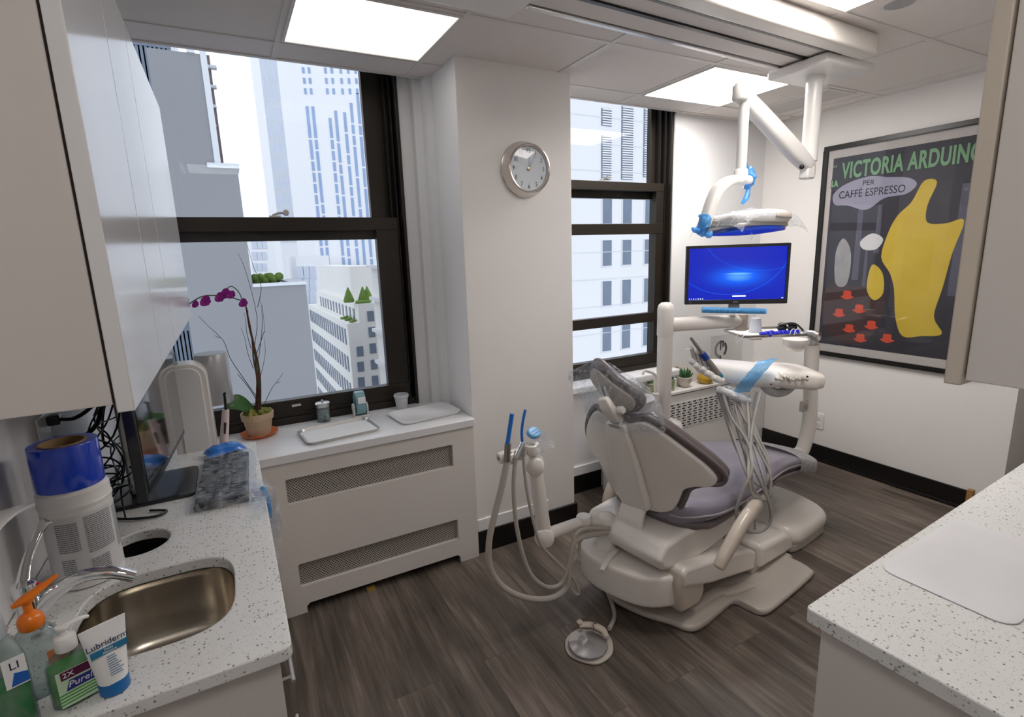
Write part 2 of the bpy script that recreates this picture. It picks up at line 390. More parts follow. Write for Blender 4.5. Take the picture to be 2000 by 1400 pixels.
W_ = {}
M_ = dict(
    wall=mat('painted_wall', (.80, .775, .755), .62, bump=.12, bscale=180, var=.015, scale=2),
    wallL=mat('painted_left_wall', (.72, .71, .71), .6, bump=.1, bscale=180, var=.02, scale=2),
    reveal=mat('painted_reveal', (.82, .82, .83), .5, bump=.25, bscale=40, var=.015, scale=3),
    ceil=mat('ceiling_tile', (.75, .70, .67), .85, bump=.15, bscale=300, var=.012, scale=20),
    grid=mat('ceiling_grid_metal', (.70, .66, .63), .45, var=.01),
    black=mat('black_gloss_trim', (.006, .005, .005), .32, var=.2),
    bronze=mat('dark_bronze_frame', (.030, .024, .019), .38, metal=.4, var=.15, scale=30),
    bronze_dark=mat('dark_bronze_track', (.022, .018, .016), .4, metal=.4),
    lam=mat('warm_white_laminate', (.66, .615, .585), .38, var=.012, scale=3),
    door=mat('pale_gloss_laminate', (.74, .735, .74), .2, coat=.3, var=.01, scale=3),
    shadowgap=mat('cabinet_gap', (.02, .012, .01), .8),
    rad=mat('radiator_cover_paint', (.71, .665, .635), .4, var=.015, scale=3),
    ledge=mat('white_ledge_laminate', (.76, .755, .77), .3, var=.012, scale=4),
    quartz=quartz(), floor=planks(), perf=perforated(),
    glass=glass_pane('window_glass', refl=.016),
    white=mat('white_plastic', (.78, .76, .74), .3, coat=.2, var=.015),
    cream=mat('cream_enamel', (.78, .735, .69), .28, coat=.35, var=.02),
    cream2=mat('beige_arm_plastic', (.56, .485, .415), .3, coat=.3, var=.02),
    beige=mat('beige_base_plastic', (.50, .455, .41), .35, coat=.25, var=.03),
    greyp=mat('grey_rubber', (.28, .27, .26), .5),
    taupe=mat('dark_taupe_vinyl', (.135, .112, .115), .33, coat=.15, bump=.08, bscale=300, var=.05),
    violet=mat('violet_grey_vinyl', (.235, .215, .27), .30, coat=.25, bump=.06, bscale=300, var=.05),
    piping=mat('light_piping', (.36, .33, .35), .4),
    hose=mat('grey_beige_hose', (.43, .395, .35), .42, var=.03),
    hoseg=mat('grey_hose', (.34, .325, .31), .42, var=.03),
    steel=mat('brushed_steel', (.52, .47, .40), .26, metal=1, var=.08, scale=4, stretch=(40, 40, 1)),
    chrome=mat('chrome', (.85, .86, .88), .05, metal=1, var=.01),
    alu=mat('brushed_aluminium', (.62, .61, .60), .3, metal=1, var=.04),
    clockm=mat('satin_clock_metal', (.66, .61, .57), .27, metal=1, var=.04),
    blackp=mat('black_plastic', (.012, .012, .014), .3, coat=.3, var=.1),
    screenoff=mat('dark_glossy_screen', (.008, .009, .012), .04, coat=1, var=.1),
    bluefilm=film('blue_barrier_film', (.12, .45, .90), .62, .12, tmix=(.45, .72, .97)),
    sleeve=film('keyboard_sleeve_film', (.9, .93, .97), 1.0, .18, 22, .35),
    clear=film('clear_plastic_film', (.9, .92, .95), .97, .14, 34, .6),
    bluetape=mat('blue_wound_film', (.004, .05, .55), .18, coat=.6, var=.1, scale=20),
    bluep=mat('bright_blue_plastic', (.01, .17, .62), .3, coat=.3),
    litebl=mat('light_blue_plastic', (.16, .42, .72), .35),
    card=mat('brown_cardboard', (.30, .19, .09), .8, bump=.2),
    terracotta=mat('terracotta', (.42, .26, .16), .75, bump=.3, bscale=60, var=.25, scale=18, col2=(.60, .48, .34)),
    orangep=mat('orange_saucer', (.62, .16, .05), .5),
    moss=mat('moss', (.14, .17, .03), .9, bump=1, bscale=300, col2=(.36, .38, .10), scale=60),
    bark=mat('brown_stem', (.11, .05, .03), .7, bump=.6, bscale=200, var=.3, scale=40),
    twig=mat('dark_twig', (.05, .035, .03), .8, bump=.4),
    leaf=mat('green_leaf', (.03, .12, .015), .35, coat=.3, var=.3, scale=12),
    succ=mat('succulent_green', (.06, .16, .06), .5, var=.3),
    petal=mat('magenta_petal', (.40, .015, .22), .5, col2=(.22, .01, .30), scale=60),
    pot=mat('cream_pot', (.66, .60, .52), .6, bump=.2, bscale=50),
    paper=mat('white_paper', (.80, .80, .80), .7),
    tealp=mat('teal_wrapped_roll', (.20, .38, .42), .3, coat=.4, var=.15, scale=60),
    mustard=mat('mustard_glaze', (.50, .30, .02), .35, coat=.4),
    ink=mat('black_ink', (.012, .012, .012), .5),
)
# ---------------------------------------------------------------- the room shell
XL, XR, YW, YB, ZC = -.50, 3.73, 2.80, -1.25, 2.48
struct('floor', MB().box(XL - .3, 4.75, YB - .1, 2.95, -.05, 0), M_['floor'], smooth=0)
struct('wall_left', MB().box(XL - .12, XL, YB, 2.80, 0, 2.7), M_['wallL'], smooth=0)
wb = MB()
wb.prism([(.88, 2.98, 0), (.88, 2.80, 0), (.945, 2.80, 0), (.95, 2.76, 0), (.99, 2.75, 0), (1.0, 2.70, 0), (1.03, 2.69, 0), (1.03, 2.98, 0)], (0, 0, 2.75))
struct('wall_back', wb, M_['reveal'], smooth=0)
struct('wall_back', MB().box(XL, .88, 2.80, 2.98, 0, .76), M_['reveal'], smooth=0)
struct('wall_back', MB().box(XL, -.42, 2.80, 2.98, .76, 2.60), M_['reveal'], smooth=0)
struct('wall_back', MB().box(1.667, 2.31, 2.70, 2.98, 0, .70), M_['reveal'], smooth=0)
struct('wall_back', MB().box(2.31, 2.79, 2.775, 2.98, 0, .70), M_['reveal'], smooth=0)
struct('wall_back', MB().box(2.79, XR, 2.775, 2.98, 0, 2.60), M_['reveal'], smooth=0)
struct('wall_back', MB().box(XL, XR, 2.80, 2.98, 2.645, 2.75), M_['reveal'], smooth=0)
struct('wall_pillar', MB().box(1.03, 1.667, 2.388, 2.98, 0, 2.60), M_['wall'], smooth=0, bevel=.004)
struct('wall_right', MB().box(XR, XR + .12, 1.243, 2.95, 0, 2.7), M_['wall'], smooth=0)
struct('wall_return', MB().box(XR, 4.7, 1.123, 1.243, 0, 2.7), M_['wall'], smooth=0)
struct('wall_side', MB().box(4.7, 4.8, -.1, 1.2, 0, 2.7), M_['wall'], smooth=0)
struct('wall_partition', MB().box(.96, 4.75, -.24, -.13, 0, 2.7), M_['wall'], smooth=0)
struct('wall_rear', MB().box(XL - .1, 4.75, YB - .1, YB, 0, 2.7), M_['wall'], smooth=0)
struct('wall_corridor', MB().box(2.2, 2.3, YB, -.1, 0, 2.7), M_['wall'], smooth=0)
struct('ceiling', MB().box(XL - .1, 4.8, YB - .1, 2.735, ZC, ZC + .02).box(1.03, 1.667, 2.735, 2.9, ZC, ZC + .02).box(XL, XR, 2.73, 2.98, 2.60, 2.64).box(XL, 1.03, 2.725, 2.735, ZC, 2.64).box(1.667, XR, 2.725, 2.735, ZC, 2.64).box(2.79, XR, 2.73, 2.8, ZC, ZC + .02), M_['ceil'], smooth=0)
GX = [-.30, .305, .915, 1.60, 2.25, 2.92, 3.60]
GY = [2.535, 1.98, 1.37, .76, .15, -.46]
g = MB()
for x in GX: g.box(x - .011, x + .011, YB, 2.735, ZC - .004, ZC)
for y in GY: g.box(XL, 4.7, y - .011, y + .011, ZC - .0045, ZC)
g.box(XR - .02, XR, 1.243, 2.775, ZC - .006, ZC); g.box(2.8, XR, 2.755, 2.775, ZC - .006, ZC); g.box(XL, 4.7, 2.715, 2.735, ZC - .006, ZC)
struct('ceiling_grid', g, M_['grid'], smooth=0)
# baseboards
zb = at(1493, 837.6, x=XR - .012).z
struct('baseboard_right', MB().box(XR - .014, XR, 1.243, 2.64, 0, .125).box(XR - .02, XR, 1.243, 2.64, .0, .02), M_['black'], smooth=0, bevel=.003)
struct('baseboard_pillar', MB().box(1.022, 1.676, 2.374, 2.388, 0, .125).box(1.667, 1.68, 2.374, 2.70, 0, .125), M_['black'], smooth=0, bevel=.003)
struct('baseboard_back', MB().box(1.667, 2.1, 2.684, 2.70, 0, .125), M_['black'], smooth=0, bevel=.003)
struct('trim_1', MB().box(1.03, 1.48, 2.379, 2.39, .125, .195).box(1.67, 2.1, 2.685, 2.70, .125, .19), M_['reveal'], smooth=0, bevel=.004)
struct('trim_2', MB().box(1.67, 2.785, 2.655, 2.80, .69, .745), M_['reveal'], smooth=30, bevel=.014, bseg=3)   # sill nosing under window 2

# ---------------------------------------------------------------- windows
def window(n, x0, x1, z0, z1, rails, xu, xl, zlow, label):
    w = thing('window_%d' % n, label, 'window', ((x0 + x1) / 2, 2.86, z0)); w['kind'] = 'structure'
    f = MB()
    f.box(x0, x1, 2.80, 2.96, z0, z0 + .035).box(x1 - .016, x1, 2.785, 2.96, z0, z1).box(x0, x0 + .016, 2.80, 2.96, z0, z1).box(x0, x1, 2.80, 2.96, z1 - .02, z1)
    f.box(x1 - .045, x1 - .016, 2.88, 2.96, z0, z1)
    struct('window_frame', f, M_['bronze'], w, smooth=0, bevel=.002)
    t = MB()
    for k, xx in enumerate((x1 - .03, x1 - .052)): t.box(xx - .006, xx, 2.82 + .03 * k, 2.89, z0, z1)
    struct('window_track', t, M_['bronze_dark'], w, smooth=0)
    zr0, zr1 = rails[0]
    # upper sash, set further out
    s = MB(); s.box(xu, x1 - .03, 2.90, 2.94, zr0 - .01, z1).box(x0, x1 - .03, 2.90, 2.94, zr0 - .045, zr0 + .02)
    u = struct('window_sash', s, M_['bronze'], w, smooth=0, bevel=.002)
    struct('window_pane', MB().box(x0, xu + .005, 2.918, 2.922, zr0, z1), M_['glass'], u, smooth=0)
    # lower sash
    s = MB(); s.box(xl, x1 - .03, 2.83, 2.875, z0 + .035, zr1)
    for a, b in rails: s.box(x0, x1 - .03, 2.828, 2.875, a, b)
    s.box(x0, x1 - .03, 2.82, 2.875, z0 + .03, zlow).box(x0, x1 - .03, 2.815, 2.83, z0 + .03, z0 + .055)
    u = struct('window_sash', s, M_['bronze'], w, smooth=0, bevel=.002)
    struct('window_pane', MB().box(x0, xl + .005, 2.850, 2.854, zlow - .01, zr0 + .01), M_['glass'], u, smooth=0)
    return w
za, zb2 = at(500, 451, y=2.83).z, at(500, 424, y=2.83).z
xl1 = at(745, 600, y=2.85).x; xu1 = at(714, 300, y=2.92).x; zl1 = at(650, 768, y=2.83).z
w1 = window(1, -.42, .88, .777, 2.62, [(za, zb2)], xu1, xl1, zl1, 'tall dark bronze sash window above the white radiator ledge with the orchid')
za, zb3 = at(1190, 371, y=2.83).z, at(1190, 354, y=2.83).z
r2 = (at(1190, 458, y=2.83).z, at(1190, 437, y=2.83).z)
r3 = (at(1190, 638, y=2.83).z, at(1190, 619, y=2.83).z)
xl2 = at(1275, 550, y=2.85).x; xu2 = at(1267, 300, y=2.92).x; zl2 = at(1200, 700, y=2.83).z
w2 = window(2, 1.66, 2.79, .745, 2.62, [(za, zb3), r2, r3], xu2, xl2, zl2, 'dark bronze sash window with three rails behind the dental chair')
def latch(w, x, z):
    m = MB().box(x - .045, x + .005, 2.838, 2.866, z, z + .008).tube([(x - .03, 2.85, z + .008), (x, 2.85, z + .02), (x + .025, 2.85, z + .022)], .006)
    m.lathe((x + .032, 2.85, z + .024), [(.013, -.006), (.016, 0), (.013, .006)], axis=(0, 1, 0))
    struct('window_latch', m, M_['alu'], w)
p = at(545, 419, y=2.85); latch(w1, p.x, zb2)
p = at(1180, 350, y=2.85); latch(w2, p.x, zb3)
p = at(579, 791, y=2.82)
struct('window_plate', MB().box(p.x - .022, p.x + .022, 2.817, 2.82, p.z - .006, p.z + .006), M_['alu'], w1, smooth=0)

# ---------------------------------------------------------------- the city outside
GZ = -32
stone = mat('pale_limestone', (.74, .74, .77), .85, var=.03, scale=.4)
stone2 = mat('cream_limestone', (.80, .79, .77), .85, var=.03, scale=.3)
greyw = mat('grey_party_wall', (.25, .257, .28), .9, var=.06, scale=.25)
farst = mat('hazed_far_stone', (.86, .87, .90), .9, var=.015, scale=.05)  # distance haze put into the colour: far walls made paler
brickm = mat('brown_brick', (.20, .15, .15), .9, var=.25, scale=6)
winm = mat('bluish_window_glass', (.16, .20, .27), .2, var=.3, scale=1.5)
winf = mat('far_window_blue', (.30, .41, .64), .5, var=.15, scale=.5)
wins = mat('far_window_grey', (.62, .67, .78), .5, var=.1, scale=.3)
asph = mat('street_asphalt', (.30, .32, .36), .9, var=.2, scale=.4)
roofm = mat('roof_gravel', (.22, .23, .25), .9)
coping = mat('metal_coping', (.62, .65, .70), .6)
hedge = mat('roof_hedge', (.06, .14, .03), .9, bump=.8, bscale=8, col2=(.22, .32, .06), scale=3)
louvm = mat('louver_slats', (.34, .30, .27), .7)
struct('ground', MB().box(-120, 260, 3.3, 420, GZ - .5, GZ), asph, smooth=0)
def boxp(mb, y0, y1, pa, pb, zt=None, zb=GZ):
    """box whose front face at y0 spans the pixels pa (left) .. pb (right)"""
    a, b = at(*pa, y=y0), at(*pb, y=y0)
    return mb.box(a.x, b.x, y0, y1, zb, zt if zt is not None else a.z)
def bldg(name, label, loc): return thing(name, label, 'building', loc)
# grey party wall, three steps down to the right
A = 16
b = bldg('office_building', 'grey blank party wall stepping down to the right outside the left window', (at(380, 600, y=A).x, A, GZ))
mb = MB()
x0 = at(333, 400, y=A).x; xa = at(405, 200, y=A).x; xb = at(473, 400, y=A).x
z1 = at(392, 106, y=A).z; z2 = at(450, 329, y=A).z; z3 = at(550, 552, y=A).z; xc = at(604, 620, y=A).x
mb.box(x0, xa, A, A + 14, GZ, z1).box(xa, xb, A, A + 9, GZ, z2)
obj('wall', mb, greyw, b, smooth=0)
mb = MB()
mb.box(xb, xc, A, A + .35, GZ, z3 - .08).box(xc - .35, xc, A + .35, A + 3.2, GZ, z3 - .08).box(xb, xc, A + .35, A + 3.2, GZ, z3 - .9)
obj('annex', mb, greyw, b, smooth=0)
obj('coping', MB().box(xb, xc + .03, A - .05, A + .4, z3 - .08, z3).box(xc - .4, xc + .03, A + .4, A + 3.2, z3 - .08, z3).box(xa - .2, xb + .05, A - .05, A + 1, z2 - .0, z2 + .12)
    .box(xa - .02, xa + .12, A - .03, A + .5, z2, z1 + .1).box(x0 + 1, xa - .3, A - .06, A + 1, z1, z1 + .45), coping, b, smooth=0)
obj('terrace_floor', MB().box(xb, xc - .35, A + .35, A + 3.2, z3 - .95, z3 - .85), roofm, b, smooth=0)
hg = MB(); rnd = random.Random(3)
for i in range(26): hg.ball((xb + .1 + i * (xc - xb) * .025, A + 3.0 + rnd.uniform(-.1, .1), z3 + rnd.uniform(-.05, .1)), .13, .13, .14, 7, 5)
tag(obj('rooftop_hedge', hg, hedge, smooth=60), 'low green hedge along the terrace beside the grey party wall', 'hedge', kind='stuff')
# striped glass tower at the far left
b = bldg('glass_tower', 'slim glass tower with diagonal slats seen left of the grey party wall', (at(300, 300, y=26).x, 26, GZ))
mb = MB(); xa0 = at(150, 300, y=26).x; xa1 = x0 * 26 / 16 + .8; mb.box(xa0, xa1, 26, 40, GZ, 60); obj('wall', mb, farst, b, smooth=0)
mb = MB()
for i in range(24): 
    xx = lerp(xa0, xa1, (i + .5) / 24); mb.box(xx - .1, xx + .1, 25.9, 26, GZ, 60)
for i in range(40): mb.box(xa0, xa1, 25.88, 26, GZ + i * 2.2, GZ + i * 2.2 + .35)
obj('window_strips', mb, winm, b, smooth=0)
# brown brick strip behind the grey wall
b = bldg('brick_building', 'narrow strip of brown brick building rising behind the grey wall', (at(415, 250, y=30.2).x, 30.2, GZ))
mb = MB(); boxp(mb, 30.2, 36, (388, 200), (421, 200), at(410, 108, y=30.2).z); obj('wall', mb, brickm, b, smooth=0)
mb = MB()
for i in range(5): q = at(417, 130 + i * 38, y=30.2); mb.box(q.x - .25, q.x + .12, 30.0, 30.3, q.z - .12, q.z)
obj('ledge', mb, coping, b, smooth=0)
# skyscraper with vertical stripes
Yd = 150
b = bldg('skyscraper', 'tall pale skyscraper with thin vertical blue stripes', (at(545, 400, y=Yd).x, Yd, GZ))
xa, xb_ = at(527, 300, y=Yd).x, at(572, 300, y=Yd).x
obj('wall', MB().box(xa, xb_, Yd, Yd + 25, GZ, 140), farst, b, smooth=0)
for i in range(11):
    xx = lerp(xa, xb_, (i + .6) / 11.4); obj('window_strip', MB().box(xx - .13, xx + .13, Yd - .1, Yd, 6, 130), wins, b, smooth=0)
# tower with columns of windows
Yd = 100
b = bldg('skyscraper', 'broad cream skyscraper with columns of dark blue windows', (at(670, 300, y=Yd).x, Yd, GZ))
xa, xb_ = at(596, 300, y=Yd).x, at(790, 300, y=Yd).x
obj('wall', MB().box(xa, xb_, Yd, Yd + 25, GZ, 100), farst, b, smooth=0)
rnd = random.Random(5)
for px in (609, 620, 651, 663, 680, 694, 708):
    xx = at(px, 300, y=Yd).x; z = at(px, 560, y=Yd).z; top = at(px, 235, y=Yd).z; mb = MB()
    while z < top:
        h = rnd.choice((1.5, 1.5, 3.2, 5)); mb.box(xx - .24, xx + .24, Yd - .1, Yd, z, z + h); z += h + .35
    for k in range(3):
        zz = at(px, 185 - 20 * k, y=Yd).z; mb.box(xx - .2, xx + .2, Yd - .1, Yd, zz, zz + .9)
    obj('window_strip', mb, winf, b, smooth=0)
# lower pale blocks behind
Yd = 70
b = bldg('apartment_building', 'pale mid rise block with tall windows behind the terrace', (at(560, 520, y=Yd).x, Yd, GZ))
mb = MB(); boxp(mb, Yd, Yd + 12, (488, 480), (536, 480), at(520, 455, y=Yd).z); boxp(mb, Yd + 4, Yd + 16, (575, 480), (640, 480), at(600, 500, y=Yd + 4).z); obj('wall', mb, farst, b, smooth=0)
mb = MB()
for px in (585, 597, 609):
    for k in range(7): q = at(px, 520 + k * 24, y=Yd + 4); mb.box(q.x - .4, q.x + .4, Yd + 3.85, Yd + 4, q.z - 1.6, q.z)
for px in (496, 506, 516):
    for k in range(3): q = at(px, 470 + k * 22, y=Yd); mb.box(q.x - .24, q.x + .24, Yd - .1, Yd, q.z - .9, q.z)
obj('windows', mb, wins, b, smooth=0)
# corner building with the street face running away
Yc = 44
b = bldg('corner_building', 'white corner building with rows of narrow windows and planted roof terraces', (at(690, 700, y=Yc).x, Yc, GZ))
xk = at(684, 690, y=Yc).x; zk = at(679, 632, y=Yc).z; xr_ = at(762, 690, y=Yc).x; zt = at(720, 592, y=Yc).z; zu = at(700, 520, y=Yc + 3).z
xs = at(703, 640, y=Yc).x
obj('wall', MB().box(xk, xr_, Yc, Yc + 23, GZ, zk).box(xs, xr_, Yc + .02, Yc + 22, zk, zt).box(xs + .4, xr_, Yc + 4, Yc + 21, zt, zu), stone2, b, smooth=0)
side = []
for r in range(9):
    for c in range(18):
        y = Yc + 1.0 + c * 1.2; z = zk - 1.9 - r * 2.35
        if r == 8 and c % 2: continue
        side.append((y, z))
me = None
mbs = MB()
for y, z in side: mbs.box(xk - .06, xk, y, y + .5, z, z + 1.35)
o_ = obj('side_windows', mbs, winm, b, smooth=0); o_['kind'] = 'stuff'
mbs = MB()
for c in range(12):
    for z in (zt - 1.9,): mbs.box(xs - .06, xs, Yc + 1.5 + c * 1.6, Yc + 2.1 + c * 1.6, z - .2, z + 1.4)
o_ = obj('setback_windows', mbs, winm, b, smooth=0)
fw = None
for r in range(6):
    for c, px in enumerate((702, 724)):
        q = at(px + r * 1.3, 656 + 30 * r, y=Yc)
        if r == 0 and c == 0: q = None
        if c == 1: q = at(px + r * 2.2, 617 + 31.5 * r, y=Yc)
        if q is None: continue
        if fw is None:
            qb = wmat(b).translation
            fw = obj('window', MB().box(-.27, .27, -.06, .02, -.42, .42), winm, None, smooth=0); fw.parent = b; fw.location = q - qb
        else:
            w = fw.copy(); COL.objects.link(w); w.location = q - qb
hg = MB()
for i in range(20): hg.ball((lerp(xs + .2, xr_ - 1.4, i / 19), Yc + .6 + rnd.uniform(-.2, .2), zt + .1), .34, .3, .16, 7, 5)
for i in range(9): hg.ball((xk + .4 + rnd.uniform(-.1, .1) + (i % 3) * .35, Yc + .6 + i * .5, zk + .1), .25, .3, .12, 7, 5)
tag(obj('rooftop_hedge', hg, hedge, smooth=60), 'green planting along the roof terraces of the white corner building', 'hedge', kind='stuff')
for i, (px, py, lb) in enumerate(((681, 578, 'leftmost'), (710, 584, 'middle'), (719, 586, 'rightmost'))):
    q = at(px, py + 3, y=Yc + 1.1)
    c0 = MB(); c0.lathe((q.x, q.y, zt + .1), [(.42, 0), (.45, .15), (.25, .75), (.03, 1.25)], 10)
    tag(obj('conical_topiary', c0, hedge), lb + ' of the three cone shaped green trees on the white roof terrace', 'topiary', 'cone trees on the roof terrace')
# cream building at the right edge with tall windows
Yd = 34
b = bldg('apartment_building', 'cream stone facade with tall windows at the right edge of the left window', (at(750, 700, y=Yd).x, Yd, GZ))
xe = at(738, 680, y=Yd + 8).x
obj('wall', MB().box(xe, xe + 16, Yd - 3, Yd + 8, GZ, at(735, 520, y=Yd).z), stone2, b, smooth=0)
mb = MB()
for k in range(6):
    for j in range(3): z = at(748, 560 + 45 * k, y=Yd).z; mb.box(xe - .05, xe, Yd - 2 + j * 3.3, Yd - .9 + j * 3.3, z - 1.5, z + .2)
obj('windows', mb, winm, b, smooth=0)
mb = MB()
for k in range(4): z = at(748, 520 + 75 * k, y=Yd).z; mb.box(xe - .35, xe + 1, Yd - 3.1, Yd + 8, z - .25, z)
obj('cornice', mb, stone, b, smooth=0)
b = bldg('townhouse', 'pale block rising behind the roof terrace of the corner building', (at(700, 500, y=60).x, 93, GZ))
obj('wall', MB().box(at(615, 500, y=93).x, at(728, 500, y=93).x, 93, 98, GZ, at(660, 520, y=93).z), stone, b, smooth=0)
# bare street trees and street props
def bare_tree(x, y, h, lab, sd):
    r = random.Random(sd); m = MB()
    def br(p, d, l, rr, n):
        e = p + d * l; m.cyl(p, e, rr, rr * .6, 5)
        if n: 
            for k in range(3):
                v = (d + Vector((r.uniform(-.8, .8), r.uniform(-.8, .8), r.uniform(-.1, .5)))).normalized(); br(e, v, l * .68, rr * .6, n - 1)
    br(Vector((x, y, GZ)), Vector((0, 0, 1)), h * .3, h * .02, 4)
    tag(obj('bare_tree', m, M_['twig']), lab, 'tree', 'bare street trees')
q = at(655, 740, z=GZ); 
for i, (px, py) in enumerate(((637, 690), (648, 715), (629, 668), (722, 762))):
    y = (62, 55, 66, 39)[i]; q = at(px, py, y=y)
    bare_tree(q.x, y, 9 if i < 3 else 6, ('bare street tree halfway along the far street', 'nearest bare street tree along the far street', 'farthest bare street tree down the street', 'small bare tree in front of the white corner building')[i], i)
# white facade outside the right window
Yd = 15
b = bldg('office_building', 'white stone facade with dark windows and louvred slots outside the right window', (at(1200, 500, y=Yd).x, Yd, GZ))
fa, fb = at(1085, 400, y=Yd).x, at(1420, 400, y=Yd).x
obj('wall', MB().box(fa - 3, fb + 4, Yd, Yd + 10, GZ, 14), stone, b, smooth=0)
mb = MB()
for k in range(12): z = at(1200, 180 + 52 * k, y=Yd).z; mb.box(fa - 3, fb + 4, Yd - .012, Yd, z, z + .02)
obj('joint_lines', mb, coping, b, smooth=0)
cols = ((1174, 1195), (1213, 1236), (1256, 1277), (1300, 1321))
rows = ((386, 436), (469, 518), (548, 599), (637, 680))
pw = None
for ra, rb in rows:
    for ca, cb in cols:
        a, c = at(ca, ra, y=Yd), at(cb, rb, y=Yd)
        w_, h_ = at(1195, 500, y=Yd).x - at(1174, 500, y=Yd).x, at(1174, 548, y=Yd).z - at(1174, 599, y=Yd).z
        x_ = at(ca, 500, y=Yd).x
        z_ = at(1200, ra, y=Yd).z
        loc = Vector((x_, Yd, z_))
        if pw is None:
            e = thing('window', 'x', 'x', loc); del e['label']; del e['category']; qb = wmat(b).translation
            obj('frame', MB().box(0, w_, -.02, 0, -h_, -h_ + .05).box(0, w_ * .12, -.015, 0, -h_, 0).box(w_ * .96, w_, -.015, 0, -h_, 0), coping, e, smooth=0, M=Matrix.Translation(loc))
            obj('glass', MB().box(w_ * .12, w_ * .96, -.01, 0, -h_ + .05, 0), winm, e, smooth=0, M=Matrix.Translation(loc))
            e.parent = b; e.location = loc - qb; pw = e
        else:
            e = dup(pw); e.location = loc - qb
for ca, cb, ra, rb in ((1174, 1194, 214, 248), (1174, 1194, 266, 352), (1213, 1236, 205, 350), (1256, 1275, 205, 343)):
    x_, x2 = at(ca, 300, y=Yd).x, at(cb, 300, y=Yd).x; za_, zb_ = at(1200, ra, y=Yd).z, at(1200, rb, y=Yd).z
    m = MB().box(x_, x2, Yd - .01, Yd, zb_, za_, mi=1); n_ = int((za_ - zb_) / .075)
    for i in range(n_): z = zb_ + (i + .3) * (za_ - zb_) / n_; m.box(x_ + .04, x2, Yd - .05, Yd - .01, z, z + .04)
    obj('louver', m, [stone, winm], b, smooth=0)
# ---------------------------------------------------------------- left side: cabinets, counter, sink
def P3(f, pts): return [f(*p) for p in pts]
t = thing('upper_cabinet', 'tall pale wall cabinet at the left edge, its doors facing the chair', 'cabinet', (-.33, 1.6, 1.40))
obj('carcass', MB().box(XL + .002, -.168, .93, 2.46, 1.40, 2.165), M_['lam'], t, smooth=0, bevel=.0015)
obj('door_gap', MB().box(-.168, -.161, .932, 2.455, 1.402, 2.163), M_['shadowgap'], t, smooth=0)
ya, yb = at(281, 500, x=-.139).y, at(314, 500, x=-.139).y
for a, b in ((.908, ya - .0015), (ya + .0015, yb - .0015), (yb + .0015, 2.46)):
    obj('door', MB().box(-.161, -.139, a, b, 1.392, 2.172), [M_['door']], t, smooth=30, bevel=.002)
t = thing('base_cabinet', 'pale laminate base cabinet under the sink counter', 'cabinet', (-.25, 1.6, 0))
obj('carcass', MB().box(XL + .002, .001, 1.03, 1.048, .0, .829).box(XL + .002, -.018, 2.33, 2.35, 0, .829).box(XL + .002, XL + .02, 1.049, 2.329, 0, .829).box(XL + .021, -.037, 1.049, 2.329, .08, .1).box(-.036, -.019, 1.049, 2.329, .081, .829).box(-.06, -.04, 1.049, 2.329, 0, .079), M_['lam'], t, smooth=0)
for z0, z1 in ((.62, .82), (.36, .61), (.10, .35)):
    for y0, y1 in ((1.05, 1.66), (1.67, 2.29)):
        d = obj('drawer', MB().box(-.018, .001, y0, y1, z0, z1), M_['lam'], t, smooth=0, bevel=.0015)
        if y0 > 1.5 or z0 > 0:
            yc = (y0 + y1) / 2; zz = z1 - .045
            obj('handle', MB().cyl((.026, yc - .09, zz), (.026, yc + .09, zz), .005, seg=10).cyl((0, yc - .07, zz), (.026, yc - .07, zz), .004, seg=8).cyl((0, yc + .07, zz), (.026, yc + .07, zz), .004, seg=8), M_['alu'], d)
# counter with two cut-outs
def sup(cx, cy, rx, ry, n=40, p=3.2):
    return [(cx + rx * math.copysign(abs(math.cos(a)) ** (2 / p), math.cos(a)), cy + ry * math.copysign(abs(math.sin(a)) ** (2 / p), math.sin(a))) for a in [2 * PI * k / n for k in range(n)]]
CT = .86
sink_o = sup(-.222, 1.296, .152, .162, 48, 3.4)
hole_o = sup(-.296, 1.634, .072, .072, 36, 2)
m = MB(); plate(m, [(x, y, CT) for x, y in [(XL + .002, 1.0), (.010, 1.0), (.022, 1.006), (.026, 1.018), (.026, 2.354), (XL + .002, 2.354)]], [[(x, y, CT) for x, y in sink_o], [(x, y, CT) for x, y in hole_o]], (0, 0, -.03))
o = tag(obj('countertop', m, M_['quartz'], smooth=30, bevel=.004, bseg=3), 'speckled white stone counter with the steel sink, along the left wall', 'countertop')
def basin(name, o_, cx, cy, depth, label, cat, m_):
    m = MB(); R = []
    for k, z in ((1.0, -.03), (1.02, -.032), (1.02, -.05), (1.0, -depth * .6), (.97, -depth * .85), (.90, -depth * .96), (.75, -depth)): R.append([(cx + (x - cx) * k, cy + (y - cy) * k, CT + z) for x, y in o_])
    m.loft(R, cap=False); m.bm.faces.new([m.bm.verts.new(p) for p in R[-1]])
    return tag(obj(name, m, m_, smooth=60, solid=.0), label, cat)
b = basin('sink', sink_o, -.222, 1.296, .20, 'undermounted stainless steel sink in the speckled counter', 'sink', M_['steel'])
obj('drain', MB().lathe((-.222, 1.296, CT - .199), [(.045, 0), (.045, .003), (.036, .003), (.034, -.004), (.001, -.004)], 28), M_['chrome'], b)
t = thing('waste_chute', 'round steel rimmed waste hole in the counter behind the sink', 'waste chute', (-.296, 1.634, CT - .2))
obj('rim', MB().lathe((-.296, 1.634, CT - .034), [(.072, 0), (.072, -.006), (.068, -.006), (.068, 0)], 36, cap=False), M_['steel'], t)
obj('sleeve', MB().lathe((-.296, 1.634, CT - .2), [(.001, 0), (.07, 0), (.072, .166)], 36, cap=False), M_['blackp'], t)
